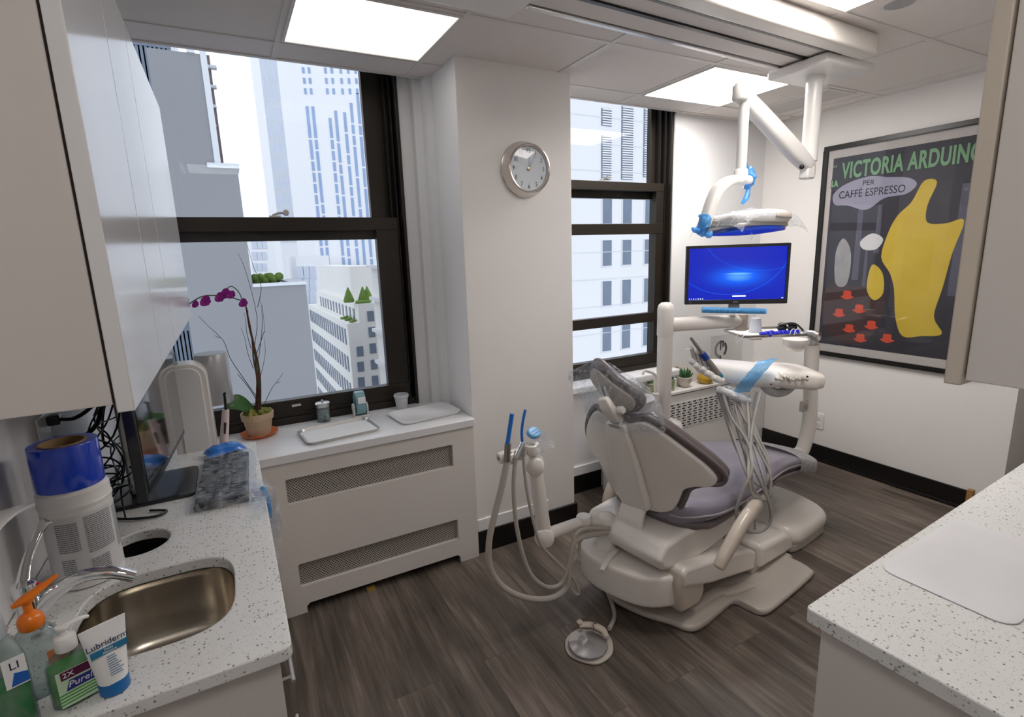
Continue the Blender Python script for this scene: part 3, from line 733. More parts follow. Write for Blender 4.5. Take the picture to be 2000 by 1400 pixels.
# faucet
bx, by = -.435, 1.31
t = thing('faucet', 'chrome faucet with curved spout and lever, beside the steel sink', 'faucet', (bx, by, CT))
tip = at(210, 1122, y=1.27)
obj('body', MB().lathe((bx, by, CT), [(.028, 0), (.028, .006), (.022, .012), (.019, .04), (.021, .085), (.024, .10), (.020, .118), (.008, .124)], 24), M_['chrome'], t)
sp = [(bx + .01, by, CT + .05), (bx + .045, by, CT + .082), (bx + .10, by - .012, CT + .108), (bx + .15, by - .024, CT + .104), (bx + .185, by - .03, CT + .086)]
obj('spout', MB().tube(sp, lambda t_: .015 - .003 * t_, 14, n=8), M_['chrome'], t)
obj('lever', MB().sweep([((bx, by, CT + .118), .024, .016), ((bx + .004, by + .03, CT + .15), .018, .010), ((bx + .02, by + .06, CT + .19), .016, .007), ((bx + .035, by + .075, CT + .212), .02, .007)], 14, 6, side=(1, 0, 0)), M_['chrome'], t)
obj('indicator', MB().ball((bx + .023, by + .0, CT + .108), .005), mat('red_dot', (.6, .02, .02), .3), t)
# wipes tub with the blue film roll on top
tx, ty = -.378, 1.515
t = thing('wipes_tub', 'large white printed wipes canister on the counter by the faucet', 'canister', (tx, ty, CT))
obj('body', MB().lathe((tx, ty, CT), [(.062, 0), (.068, .004), (.068, .195), (.070, .197), (.071, .204), (.069, .207), (.069, .232), (.062, .240), (.001, .240)], 44), M_['white'], t)
lab = MB()
lab.lathe((tx, ty, CT), [(.0683, .018), (.0685, .019), (.0685, .183), (.0683, .184)], 44, cap=False)
obj('wrap_label', lab, mat('off_white_label', (.66, .66, .67), .45), t)
ptx = MB(); inkl = mat('grey_print', (.20, .20, .22), .6)
rnd = random.Random(11)
for (a0, a1, z0, z1) in ((-118, -82, .10, .168), (-72, -22, .085, .176), (-118, -95, .045, .08), (-72, -40, .03, .07), (-15, 18, .07, .172)):
    z = z1
    while z > z0:
        a = a0
        while a < a1:
            w = rnd.uniform(2, 7); e = min(a + w, a1)
            r = .0690; P = [(tx + r * math.cos(math.radians(q)), ty + r * math.sin(math.radians(q))) for q in (a, e)]
            ptx.quad((*P[0], CT + z), (*P[1], CT + z), (*P[1], CT + z - .0024), (*P[0], CT + z - .0024)); a = e + .8
        z -= .0048
obj('print', ptx, inkl, t, smooth=0)
rz = CT + .241
t = thing('barrier_film_roll', 'thick roll of bright blue film with a cardboard core, on top of the wipes canister', 'film roll', (tx - .002, ty, rz))
c = (tx - .002, ty, rz)
obj('film', MB().lathe(c, [(.045, 0), (.0645, 0), (.0655, .002), (.0655, .100), (.0645, .102), (.045, .102)], 48, cap=False), M_['bluetape'], t)
obj('core', MB().lathe(c, [(.041, 0), (.0455, 0), (.0455, .104), (.041, .104), (.041, 0)], 40, cap=False), M_['card'], t)
# bottles by the sink, back to front
clr = film('clear_bottle_plastic', (.70, .76, .76), .95, .08, 14, .2)
def rprof(cx, cy, rx, ry, z, n=28, p=2.6): return [(x, y, z) for x, y in sup(cx, cy, rx, ry, n, p)]
def bottle(t, cx, cy, prof, m_, nm='body', p=2.6, rot=0):
    mb = MB(); mb.loft([rprof(0, 0, rx, ry, z, p=p) for rx, ry, z in prof]); 
    return obj(nm, mb, m_, t, smooth=50, M=Matrix.Translation((cx, cy, CT)) @ Matrix.Rotation(rot, 4, 'Z'))
# lotion tube
lx, ly = -.263, 1.052
t = thing('lotion_tube', 'white squeeze tube of lotion standing on its blue cap beside the sink', 'lotion tube', (lx, ly, CT))
fr = math.radians(24)
TM = Matrix.Translation((lx, ly, CT)) @ Matrix.Rotation(fr, 4, 'Z')
mb = MB(); mb.loft([rprof(0, 0, lerp(.022, .034, k), lerp(.021, .0015, k ** 1.3), .024 + .108 * k, p=2.1) for k in [i / 10 for i in range(11)]]); obj('tube', mb, M_['paper'], t, smooth=50, M=TM)
obj('cap', MB().lathe((0, 0, 0), [(.019, 0), (.0225, .002), (.0225, .022), (.021, .025)], 32), mat('blue_cap', (.01, .13, .38), .35), t, M=TM)
def on_tube(k): return lerp(.021, .0015, k ** 1.3)
def tubem(z, off=.0012):
    k = (z - .024) / .108; sl = (on_tube(k + .05) - on_tube(k - .05)) / .0108
    return TM @ Matrix.Translation((0, -on_tube(k) - off, z)) @ Matrix.Rotation(PI / 2 + math.atan(sl), 4, 'X')
navy = mat('navy_ink', (.01, .02, .07), .4); tealb = mat('teal_print', (.02, .16, .30), .4)
obj('lettering', MB().text('Lubriderm', .0142, tubem(.100), .0003), navy, t, smooth=0)
bd = MB(); zz = .087
M2 = tubem(zz); 
bd.box(-.026, .028, -.0055, .0055, -.0012, .0003, M2)
obj('band', bd, tealb, t, smooth=0)
pr = MB()
for i in range(9):
    z = .075 - i * .0042; M3 = tubem(z, .001); w = .016 if i > 3 else .013
    pr.box(-.006, -.006 + w * rnd.uniform(.9, 1.3), -.0007, .0007, 0, .0003, M3)
obj('print', pr, mat('blue_grey_print', (.12, .22, .35), .5), t, smooth=0)
obj('band_lettering', MB().text('Daily', .0062, M2 @ Matrix.Translation((0, .0022, .0004)), .0002).text('Moisture', .0055, M2 @ Matrix.Translation((.001, -.003, .0004)), .0002), M_['paper'], t, smooth=0)
# hand sanitiser
sx_, sy_ = -.318, 1.062
t = thing('sanitizer_bottle', 'clear green hand sanitizer pump bottle with a purple logo, left of the lotion tube', 'pump bottle', (sx_, sy_, CT))
RZ = math.radians(22)
SM = Matrix.Translation((sx_, sy_, CT)) @ Matrix.Rotation(RZ, 4, 'Z')
bottle(t, sx_, sy_, [(.028, .018, 0), (.033, .021, .004), (.034, .022, .05), (.033, .021, .075), (.026, .018, .088), (.015, .014, .096), (.013, .013, .102)], clr, rot=RZ)
gel = mat('green_gel', (.08, .42, .07), .1, trans=.15, ior=1.36, var=.1, scale=20)
mb = MB(); mb.loft([rprof(0, 0, rx, ry, z, p=2.6) for rx, ry, z in [(.026, .016, .002), (.031, .019, .006), (.032, .020, .05), (.031, .019, .073)]]); obj('gel', mb, gel, t, smooth=50, M=SM)
obj('pump', MB().lathe((0, 0, .100), [(.0155, 0), (.016, .002), (.016, .020), (.014, .024), (.007, .027), (.006, .036), (.010, .038), (.010, .043), (.001, .044)], 28).sweep([((0, 0, .140), .016, .008), ((.02, .004, .141), .012, .007), ((.036, .008, .136), .008, .006)], 12, 4), M_['white'], t, M=SM)
lb = MB(); lb.box(-.024, .027, -.0228, -.0222, .008, .074)
obj('sticker', lb, mat('pale_green_label', (.52, .70, .48), .4), t, smooth=0, M=SM)
plum = mat('plum_print', (.10, .01, .05), .4); indigo = mat('indigo_print', (.03, .03, .22), .4)
obj('banner', MB().box(-.018, .027, -.0236, -.0228, .058, .073), plum, t, smooth=0, M=SM)
RX = Matrix.Rotation(PI / 2, 4, 'X')
obj('banner_lettering', MB().text('2X', .013, Matrix.Translation((-.008, -.0237, .0655)) @ RX, .0002), M_['paper'], t, smooth=0, M=SM)
obj('logo', MB().prism([(-.014, -.0236, .036), (.025, -.0236, .037), (.028, -.0236, .054), (-.008, -.0236, .054)], (0, .0008, 0)), indigo, t, smooth=0, M=SM)
obj('logo_lettering', MB().text('Purell', .0155, Matrix.Translation((.007, -.0238, .046)) @ RX, .0002, shear=.2), M_['paper'], t, smooth=0, M=SM)
gb = MB()
for i in range(4): gb.prism([(-.024, -.0233, .012 + i * .006), (.026, -.0233, .015 + i * .0055), (.026, -.0233, .017 + i * .0055), (-.024, -.0233, .0145 + i * .006)], (0, .0004, 0))
obj('leaf_print', gb, mat('leaf_green_print', (.06, .30, .05), .4), t, smooth=0, M=SM)
# clear bottle with orange pump
ox, oy = -.372, 1.115
t = thing('soap_bottle', 'clear soap bottle with a bright orange pump head behind the sanitizer', 'pump bottle', (ox, oy, CT))
bottle(t, ox, oy, [(.032, .022, 0), (.037, .026, .005), (.038, .027, .08), (.034, .024, .105), (.022, .018, .122), (.013, .013, .128)], clr, rot=RZ)
orp = mat('orange_pump_plastic', (.85, .20, .01), .3, coat=.2)
OM = Matrix.Translation((ox, oy, CT)) @ Matrix.Rotation(RZ, 4, 'Z')
obj('pump', MB().lathe((0, 0, .126), [(.016, 0), (.0185, .004), (.0185, .018), (.014, .026), (.007, .030), (.0065, .045), (.011, .05), (.012, .055), (.001, .056)], 24).sweep([((-.018, 0, .176), .012, .006), ((0, 0, .182), .024, .012), ((.028, .004, .192), .016, .009), ((.046, .006, .200), .009, .006)], 14, 4), orp, t, M=OM)
obj('sticker', MB().box(.008, .034, -.0285, -.0275, .02, .085), mat('orange_label', (.62, .22, .10), .5), t, smooth=0, M=OM)
# white capped clear bottle
wx, wy = -.412, 1.085
t = thing('rinse_bottle', 'slim bottle with a white cap and red outlined label, behind the green mouthwash', 'bottle', (wx, wy, CT))
bottle(t, wx, wy, [(.026, .018, 0), (.03, .021, .004), (.03, .021, .10), (.022, .018, .125), (.014, .014, .135)], mat('milky_plastic', (.60, .64, .62), .25, coat=.3), rot=RZ)
WM = Matrix.Translation((wx, wy, CT)) @ Matrix.Rotation(RZ, 4, 'Z')
obj('cap', MB().lathe((0, 0, .133), [(.0165, 0), (.0175, .003), (.0165, .034), (.013, .038), (.001, .038)], 28), M_['white'], t, M=WM)
fm = MB()
for a, b_, c_, d_ in ((.004, .0055, .02, .095), (.026, .0275, .02, .095), (.004, .0275, .0935, .095), (.004, .0275, .02, .0215)): fm.box(a, b_, -.0225, -.0215, c_, d_)
obj('label_outline', fm, mat('red_print', (.45, .03, .05), .5), t, smooth=0, M=WM)
# green mouthwash
gx, gy = -.398, 1.030
t = thing('mouthwash_bottle', 'clear bottle half full of green mouthwash at the bottom left corner', 'bottle', (gx, gy, CT))
bottle(t, gx, gy, [(.032, .022, 0), (.037, .026, .006), (.037, .026, .125), (.030, .022, .155), (.02, .018, .170), (.017, .017, .175)], clr, rot=RZ)
GM = Matrix.Translation((gx, gy, CT)) @ Matrix.Rotation(RZ, 4, 'Z')
mb = MB(); mb.loft([rprof(0, 0, rx, ry, z) for rx, ry, z in [(.030, .020, .003), (.035, .024, .008), (.035, .024, .085)]]); obj('liquid', mb, mat('green_liquid', (.0, .28, .04), .08, trans=.1, ior=1.33, var=.05), t, smooth=50, M=GM)
obj('cap', MB().lathe((0, 0, .172), [(.023, 0), (.024, .003), (.022, .032), (.018, .036), (.001, .036)], 28), mat('grey_cap', (.42, .47, .52), .3, coat=.4), t, M=GM)
obj('sticker', MB().box(.006, .034, -.0278, -.0268, .090, .140), M_['paper'], t, smooth=0, M=GM)
obj('lettering', MB().text('LISTERINE'[:2], .018, GM @ Matrix.Translation((.020, -.0280, .126)) @ RX, .0002), navy, t, smooth=0)
obj('stripe', MB().prism([(.012, -.0280, .092), (.034, -.0280, .092), (.034, -.0280, .109), (.018, -.0280, .114)], (0, .0004, 0)), mat('blue_print', (.02, .12, .45), .4), t, smooth=0, M=GM)
# keyboard in its plastic bag
k0, k1, k2 = at(378, 996, z=CT + .012), at(500, 966, z=CT + .012), at(401, 892, z=CT + .012)
ky = math.atan2(k2.y - k0.y, k2.x - k0.x)
KM = Matrix.Translation((k0.x, k0.y, CT)) @ Matrix.Rotation(ky, 4, 'Z')   # +x runs away along the keyboard, -y towards the room
t = thing('keyboard', 'black keyboard on the counter inside a clear plastic sleeve', 'keyboard', (k0.x, k0.y, CT))
obj('body', MB().box(0, .44, -.150, 0, .003, .020), M_['blackp'], t, smooth=30, bevel=.004, M=KM)
keys = MB()
for r in range(6):
    for c_ in range(20): keys.box(.012 + c_ * .0208, .012 + c_ * .0208 + .0165, -.142 + r * .0225, -.142 + r * .0225 + .017, .020, .026)
obj('keys', keys, mat('dark_keys', (.05, .055, .065), .35), t, smooth=0, M=KM)
def crumple(mb, x0, x1, y0, y1, fz, nx=36, ny=24, amp=.006, sc=18, seed=0):
    V = []
    for i in range(nx + 1):
        row = []
        for j in range(ny + 1):
            x, y = lerp(x0, x1, i / nx), lerp(y0, y1, j / ny)
            d = noise.noise_vector(Vector((x * sc + seed, y * sc, seed)))
            row.append(mb.bm.verts.new((x + d.x * amp * .6, y + d.y * amp * .6, fz(x, y) + abs(d.z) * amp * 1.6)))
        V.append(row)
    for i in range(nx):
        for j in range(ny): mb.bm.faces.new((V[i][j], V[i + 1][j], V[i + 1][j + 1], V[i][j + 1]))
    return mb
def kz(x, y):
    e = min(min(x + .01, .46 - x), min(-y + .01, y + .17)); return .004 + .025 * max(0, min(1, e / .012))
obj('sleeve', crumple(MB(), -.012, .47, -.172, .012, kz, 60, 30, .004, 26), M_['sleeve'], t, smooth=60, M=KM)
hang = MB()
q0 = at(500, 965, z=CT + .02)
for s in range(3):
    V = []
    for i in range(15):
        row = []
        for j in range(9):
            u, v = i / 14, j / 8
            p = Vector((.03 + .012 * s + .012 * math.sin(v * 9 + s) * u, lerp(1.60 + .07 * s, 1.80 + .05 * s, v) + .02 * math.sin(u * 5 + s * 2), CT + .016 - u * (.15 + .05 * math.sin(v * 7 + s * 3))))
            if u < .2: p.x = lerp(-.015, p.x, u / .2); p.z = CT + .014 - .004 * u
            d = noise.noise_vector(p * 40); p += d * .008 * u
            row.append(hang.bm.verts.new(p))
        V.append(row)
    for i in range(14):
        for j in range(8): hang.bm.faces.new((V[i][j], V[i + 1][j], V[i + 1][j + 1], V[i][j + 1]))
obj('sleeve_tail', hang, M_['clear'], t, smooth=60)
bt = MB(); bt.tube([(.020, 1.80, CT + .012), (.030, 1.77, CT - .005), (.034, 1.755, CT - .04), (.032, 1.74, CT - .07)], lambda u: .009 * (1 - u * .5), 8)
obj('blue_tie', bt, M_['bluefilm'], t)
# mouse wrapped in blue film
mc = at(438, 877, z=CT + .02)
t = thing('mouse', 'computer mouse wrapped in blue film behind the keyboard', 'mouse', (mc.x, mc.y, CT))
MM = Matrix.Translation((mc.x, mc.y, CT)) @ Matrix.Rotation(math.radians(18), 4, 'Z')
obj('shell', MB().sweep([((-.055, 0, .016), .05, .028), ((0, 0, .020), .06, .036), ((.05, 0, .015), .05, .024)], 20, 6, power=2.6), M_['blackp'], t, M=MM)
obj('film', crumple(MB(), -.068, .07, -.04, .04, lambda x, y: .006 + .034 * max(0, 1 - (x / .075) ** 4) * max(0, 1 - (y / .042) ** 4), 24, 16, .004, 40), M_['bluep'], t, smooth=60, M=MM)
# curing light wand
wp = at(434, 862, y=2.45)
t = thing('curing_light', 'pale pink handheld curing light with a black curved tip, standing behind the mouse', 'curing light', (wp.x, 2.45, .777))
a = at(438, 868, y=2.45); b_ = at(441, 800, y=2.45); c_ = at(439, 775, y=2.45)
obj('handle', MB().tube([(a.x, 2.45, .779), a, b_ + Vector((0, 0, 0))], lambda u: .013 + .004 * math.sin(u * PI), 16), mat('pale_pink_plastic', (.72, .58, .56), .3, coat=.3), t)
obj('tip', MB().tube([b_, c_, c_ + Vector((.0, 0, .012)), c_ + Vector((.006, -.003, .02))], .0055, 10), M_['blackp'], t)
obj('grip', MB().sweep([(lerp(a, b_, .35) + Vector((0, -.014, 0)), .012, .008), (lerp(a, b_, .65) + Vector((0, -.015, 0)), .014, .01)], 12, 3), M_['blackp'], t)
# monitor on the left counter
t = thing('monitor', 'black monitor on the left counter seen from its edge, screen facing the room', 'monitor', (-.27, 2.02, CT))
m0, m1 = Vector((-.262, 1.672, .955)), Vector((-.213, 2.315, .955))
an = math.atan2(m1.y - m0.y, m1.x - m0.x)
MMn = Matrix.Translation(m0) @ Matrix.Rotation(an, 4, 'Z')
obj('housing', MB().box(0, .645, 0, .028, 0, .385).box(.12, .52, .028, .05, .06, .32), M_['blackp'], t, smooth=30, bevel=.004, M=MMn)
obj('screen', MB().box(.014, .631, -.0015, .0, .02, .372), M_['screenoff'], t, smooth=0, M=MMn)
obj('stand', MB().box(-.355, -.315, 1.96, 2.06, CT + .012, 1.22).box(-.33, -.24, 1.97, 2.05, 1.10, 1.16), M_['alu'], t, smooth=30, bevel=.008)
obj('base', MB().slab(rrect(-.40, -.172, 1.885, 2.155, .02), CT + .012, CT + .001, .004, smooth=0), M_['blackp'], t)
# cable tangle
cb = MB(); rnd = random.Random(21)
def cable(pts, r=.0035): cb.tube(pts, r, 7, n=6)
oy_ = 1.885
cable([(XL + .03, oy_, 1.175), (XL + .06, oy_ + .03, 1.165), (XL + .10, oy_ + .06, 1.19), (XL + .13, 2.0, 1.24), (-.36, 2.06, 1.27)], .006)
cable([(XL + .03, oy_ + .0, 1.11), (XL + .06, oy_ + .02, 1.10), (XL + .10, oy_ + .07, 1.13), (XL + .12, 2.0, 1.2), (-.36, 2.08, 1.25)], .007)
for i in range(7):
    y0 = rnd.uniform(1.86, 2.2); pts = [(-.33, rnd.uniform(1.95, 2.1), rnd.uniform(1.15, 1.3))]
    for k in range(4): pts.append((rnd.uniform(-.46, -.34), y0 + rnd.uniform(-.1, .1), 1.12 - k * .07 + rnd.uniform(-.03, .03)))
    pts.append((rnd.uniform(-.44, -.33), rnd.uniform(1.78, 1.95), CT + .008)); cable(pts, rnd.choice((.0025, .003, .004)))
for i in range(6):
    c0 = Vector((-.39 + rnd.uniform(-.03, .04), 1.90 + rnd.uniform(-.05, .05), CT + .05 + .022 * i)); r0 = rnd.uniform(.045, .075)
    tilt = rnd.uniform(-.4, .4)
    cable([c0 + Vector((r0 * .7 * math.cos(a), r0 * math.sin(a), tilt * r0 * math.cos(a + i))) for a in [j * PI / 5 + i for j in range(11)]], .003)
cable([(-.42, 1.86, CT + .006), (-.34, 1.80, CT + .006), (-.27, 1.775, CT + .006), (-.245, 1.80, CT + .006), (-.29, 1.83, CT + .006)], .004)
tag(obj('cable_tangle', cb, M_['blackp'], smooth=60), 'tangle of black cables behind the left monitor', 'cables', kind='stuff')
# wall plate with plugs, blue glove, white bracket
t = thing('outlet_plate', 'white outlet plate with two dark plugs under the wall cabinet', 'outlet', (XL, 1.86, 1.14))
obj('plate', MB().box(XL, XL + .006, 1.80, 1.90, 1.055, 1.20), M_['white'], t, smooth=30, bevel=.003)
for z in (1.175, 1.11): obj('plug', MB().box(XL + .006, XL + .035, oy_ - .016, oy_ + .016, z - .014, z + .014), M_['blackp'], t, smooth=30, bevel=.004)
gp = at(0, 850, x=XL + .03)
gl = MB(); 
for (px, py, r_) in ((-14, 805, .028), (0, 820, .026), (-8, 845, .03), (-2, 870, .024), (-10, 893, .022), (6, 838, .018)):
    q = at(px, py, x=XL + .03); gl.ball((XL + .012, q.y, q.z), .01, r_, r_ * 1.1, 12, 8)
tag(obj('glove', gl, mat('blue_nitrile', (.01, .03, .42), .4), smooth=60), 'blue glove hanging on the wall at the left edge', 'glove')
q = at(10, 1000, x=XL + .06)
tag(obj('shelf_bracket', MB().sweep([((XL, q.y - .2, q.z - .03), .10, .012), ((XL + .04, q.y - .05, q.z), .08, .014), ((XL + .06, at(52, 988, x=XL + .06).y, at(52, 988, x=XL + .06).z), .03, .012)], 14, 4, side=(1, 0, 0)), M_['white']), 'white bracket end sticking out of the left wall above the faucet', 'bracket')

# ---------------------------------------------------------------- window ledge, radiator cover and what stands on it
YR = 2.356
def ry(px, py): return at(px, py, y=YR)
t = thing('radiator_cover', 'white radiator cover with two perforated vents below the left window', 'radiator cover', (.5, 2.5, 0))
a, b_ = ry(567.9, 1206.4), ry(937.5, 1087.5)
x1 = 1.018
def rc(x0, x1, z0, z1, r=.008): return [(x, YR, z) for x, z in rrect(x0, x1, z0, z1, r, 3)]
v1 = (ry(557, 937).x, ry(886, 911).x, ry(720, 948).z, ry(720, 903.5).z)
v2 = (ry(582, 1102).x, ry(896, 1054).x, ry(740, 1100).z, ry(740, 1058).z)
v1 = (v1[0], v1[1], (ry(562.5, 986.4).z + ry(886.8, 910.7).z) / 2, (ry(557, 937.5).z + ry(884, 868).z) / 2)
v2 = (v2[0], v2[1], (ry(587.5, 1145).z + ry(897, 1054).z) / 2, (ry(582, 1101.8).z + ry(895.7, 1014.3).z) / 2)
ca, cb_, cz = ry(600, 1185).x, ry(900, 1085).x, (ry(603.6, 1175).z + ry(894.6, 1085.7).z) / 2
outer = [(.0, YR, 0), (ca - .0, YR, 0), (ca, YR, cz - .015), (ca + .015, YR, cz), (cb_ - .015, YR, cz), (cb_, YR, cz - .015), (cb_, YR, 0), (x1, YR, 0), (x1, YR, .735), (.0, YR, .735)]
m = MB(); plate(m, outer, [rc(*v1), rc(*v2)], (0, .02, 0)); m.box(x1 - .02, x1, YR + .02, 2.79, 0, .735)
obj('panel', m, M_['rad'], t, smooth=30)
for v in (v1, v2): obj('grille', MB().box(v[0] - .01, v[1] + .01, YR + .021, YR + .024, v[2] - .01, v[3] + .01), M_['perf'], t, smooth=0)
obj('top', MB().box(XL + .002, 1.026, YR - .012, 2.799, .738, .777), M_['ledge'], t, smooth=30, bevel=.003)
# instrument trays
def tray(cx, cy, z, w, d, rot, mats, label, nm='instrument_tray', liner=True):
    t = thing(nm, label, 'tray', (cx, cy, z), rot)
    M = Matrix.Translation((cx, cy, z)) @ Matrix.Rotation(rot, 4, 'Z')
    mb = MB(); R = []
    for k, zz in ((.90, .002), (.965, .003), (.985, .013), (1.0, .015), (1.0, .012), (.975, .010), (.955, 0), (.90, 0)):
        R.append([(x * (1 - (1 - k) * 1), y * (1 - (1 - k) * w / d * .8), zz) for x, y in rrect(-w / 2, w / 2, -d / 2, d / 2, .035, 5)])
    mb.loft(R); obj('body', mb, mats[0], t, smooth=50, M=M)
    if liner:
        mb = MB(); mb.slab(rrect(-w * .46, w * .46, -d * .43, d * .43, .03, 4), .0045, .003, .0007, smooth=0); obj('liner', mb, mats[1], t, M=M)
    return t
tray(.391, 2.530, .777, .345, .235, math.radians(5), (M_['alu'], M_['paper']), 'steel rimmed tray with white paper liner on the ledge, left of the plain white tray')
t = thing('instrument_tray', 'plain white tray at the right end of the window ledge', 'tray', (.835, 2.565, .777), math.radians(6))
M = Matrix.Translation((.835, 2.562, .777)) @ Matrix.Rotation(math.radians(6), 4, 'Z')
mb = MB(); w, d = .34, .235
mb.loft([[(x * k, y * k, z) for x, y in rrect(-w / 2, w / 2, -d / 2, d / 2, .04, 5)] for k, z in ((.90, 0), (.93, .001), (.99, .012), (1.0, .0145), (.985, .0155), (.96, .0145), (.95, .0135))])
obj('body', mb, mat('tray_white', (.83, .83, .84), .35, coat=.2), t, smooth=50, M=M)
# cotton jar
jx, jy = .357, 2.752
t = thing('cotton_jar', 'small glass jar of cotton with a steel lid, behind the steel rimmed tray', 'jar', (jx, jy, .777))
obj('glass_body', MB().lathe((jx, jy, .777), [(.030, 0), (.034, .004), (.034, .078), (.031, .080), (.031, .006), (.001, .005)], 28), clr, t)
cm = MB(); rnd = random.Random(5)
for i in range(20): cm.ball((jx + rnd.uniform(-.017, .017), jy + rnd.uniform(-.017, .017), .79 + .002 * i), .011, seg=9, rings=6)
obj('cotton', cm, mat('cotton', (.8, .8, .8), .95, sheen=.5), t, smooth=60)
obj('lid', MB().lathe((jx, jy, .856), [(.036, 0), (.037, .003), (.037, .018), (.034, .022), (.006, .024), (.006, .034), (.001, .035)], 28), M_['alu'], t)
# film roll in a white holder
hx, hy = .54, 2.735
t = thing('film_dispenser', 'teal wrapped roll standing in a white clip holder beside the cotton jar', 'dispenser', (hx, hy, .777))
obj('roll', MB().lathe((hx - .024, hy, .85), [(.02, 0), (.048, 0), (.05, .002), (.05, .046), (.048, .048), (.02, .048), (.02, 0)], 30, axis=(1, 0, 0), cap=False, sy=1.25), M_['tealp'], t)
hm = MB()
for s in (-.034, .034): hm.slab(sup(hy, .818, .03, .032, 16, 2.2), hx + s + .004, hx + s - .004, .003, fn=lambda u, v, w: Vector((w, u, v)), smooth=0)
hm.box(hx - .038, hx + .038, hy - .028, hy + .028, .777, .785).box(hx - .036, hx - .03, hy - .015, hy + .015, .78, .80).box(hx + .03, hx + .036, hy - .015, hy + .015, .78, .80)
obj('holder', hm, M_['white'], t, smooth=40, bevel=.002)
obj('tag', MB().box(hx - .018, hx + .020, hy - .058, hy - .056, .858, .892), M_['paper'], t, smooth=0)
cx_, cy_ = .765, 2.735
tag(obj('plastic_cup', MB().lathe((cx_, cy_, .777), [(.028, 0), (.030, .002), (.036, .065), (.040, .068), (.040, .082), (.038, .084), (.035, .068), (.029, .004), (.001, .003)], 30), mat('frosted_plastic', (.72, .74, .77), .4, trans=.3)), 'frosted plastic cup near the right corner of the left window', 'cup')
# orchid
px_, py_ = .052, 2.70
t = thing('potted_orchid', 'purple orchid with bare twigs in a terracotta pot on the window ledge', 'potted plant', (px_, py_, .777))
obj('saucer', MB().lathe((px_, py_, .777), [(.055, 0), (.066, .003), (.082, .016), (.083, .019), (.079, .018), (.062, .006), (.001, .005)], 36), M_['orangep'], t)
obj('pot', MB().lathe((px_, py_, .784), [(.046, 0), (.050, .002), (.064, .075), (.070, .077), (.073, .106), (.071, .110), (.065, .108), (.060, .085), (.001, .083)], 36), M_['terracotta'], t)
ms = MB(); rnd = random.Random(8)
for i in range(46): a = rnd.uniform(0, 6.28); r_ = .058 * math.sqrt(rnd.random()); ms.ball((px_ + r_ * math.cos(a), py_ + r_ * math.sin(a), .886 + rnd.uniform(-.006, .012)), .012, seg=7, rings=5)
obj('moss', ms, M_['moss'], t, smooth=60)
def pw_(px, py, y=2.68): return at(px, py, y=y)
st = MB(); base = Vector((px_ + .0, py_, .875))
st.tube([base, pw_(506, 730), pw_(497, 680), pw_(486, 630), pw_(481, 600)], .006, 8, taper=.6)
st.tube([base + Vector((.012, 0, 0)), pw_(508, 740), pw_(500, 690), pw_(487, 640), pw_(483, 605)], .0045, 8, taper=.7)
st.tube([base + Vector((-.01, .008, 0)), pw_(502, 745), pw_(495, 700), pw_(491, 650), pw_(478, 590)], .004, 8, taper=.7)
obj('stem', st, M_['bark'], t)
fs_ = [pw_(478, 592), pw_(462, 584), pw_(440, 578), pw_(415, 577), pw_(395, 579), pw_(372, 592), pw_(355, 610)]
obj('flower_stalk', MB().tube([pw_(506, 760), pw_(497, 690), pw_(484, 620)] + fs_, .0028, 7).tube([pw_(474, 588), pw_(466, 570), pw_(452, 559), pw_(441, 566)], .0022, 6), M_['leaf'], t)
def blossom(c, s, sd):
    r = random.Random(sd); m = MB()
    for k in range(5):
        a = k * 2 * PI / 5 + r.uniform(-.2, .2); rr = s * (1.0 if k % 2 else .75)
        d = Vector((math.cos(a), -.35, math.sin(a))).normalized(); sd_ = Vector((-math.sin(a), 0, math.cos(a)))
        V = []
        for i in range(6):
            u = i / 5; w = rr * .55 * math.sin(PI * (u * .85 + .1)) ** .8
            V.append([c + d * rr * u + sd_ * w * q + Vector((0, .12 * rr * (u * u + abs(q) * .5), 0)) for q in (-1, -.4, .4, 1)])
        W = [[m.bm.verts.new(p) for p in row] for row in V]
        for i in range(5):
            for j in range(3): m.bm.faces.new((W[i][j], W[i + 1][j], W[i + 1][j + 1], W[i][j + 1]))
    m.ball(c + Vector((0, -.006, -.004)), .005, seg=8, rings=6)
    return m
for i, (x, y, s) in enumerate(((441, 574, .028), (430, 581, .026), (476, 592, .024), (402, 588, .028), (452, 576, .022), (382, 594, .018))):
    obj('blossom', blossom(pw_(x, y, 2.67 - .01 * i), s, i), M_['petal'], t, smooth=60, solid=.0008)
def tw(m, pts, r=.0016): m.tube([pw_(*p) for p in pts], r, 5, n=4, taper=.4)
tg = MB()
tw(tg, [(505, 780), (480, 745), (450, 700), (436, 665), (405, 635), (388, 617)], .002)
tw(tg, [(508, 780), (497, 690), (502, 620), (480, 530), (465, 495)], .0018)
tw(tg, [(503, 600), (510, 560), (495, 520), (483, 478)]); tw(tg, [(505, 700), (512, 640), (511, 600), (507, 585)]); tw(tg, [(498, 700), (515, 650), (517, 645), (512, 595)])
tw(tg, [(506, 790), (488, 760), (468, 735), (464, 730)], .0022); tw(tg, [(514, 795), (530, 760), (545, 740), (553, 728)]); tw(tg, [(540, 748), (548, 745)])
tw(tg, [(495, 720), (484, 690), (478, 660), (470, 640)]); tw(tg, [(500, 760), (510, 730), (518, 690), (516, 660)]); tw(tg, [(430, 660), (418, 655)]); tw(tg, [(490, 680), (482, 650), (480, 625), (476, 610)])
obj('twigs', tg, M_['twig'], t)
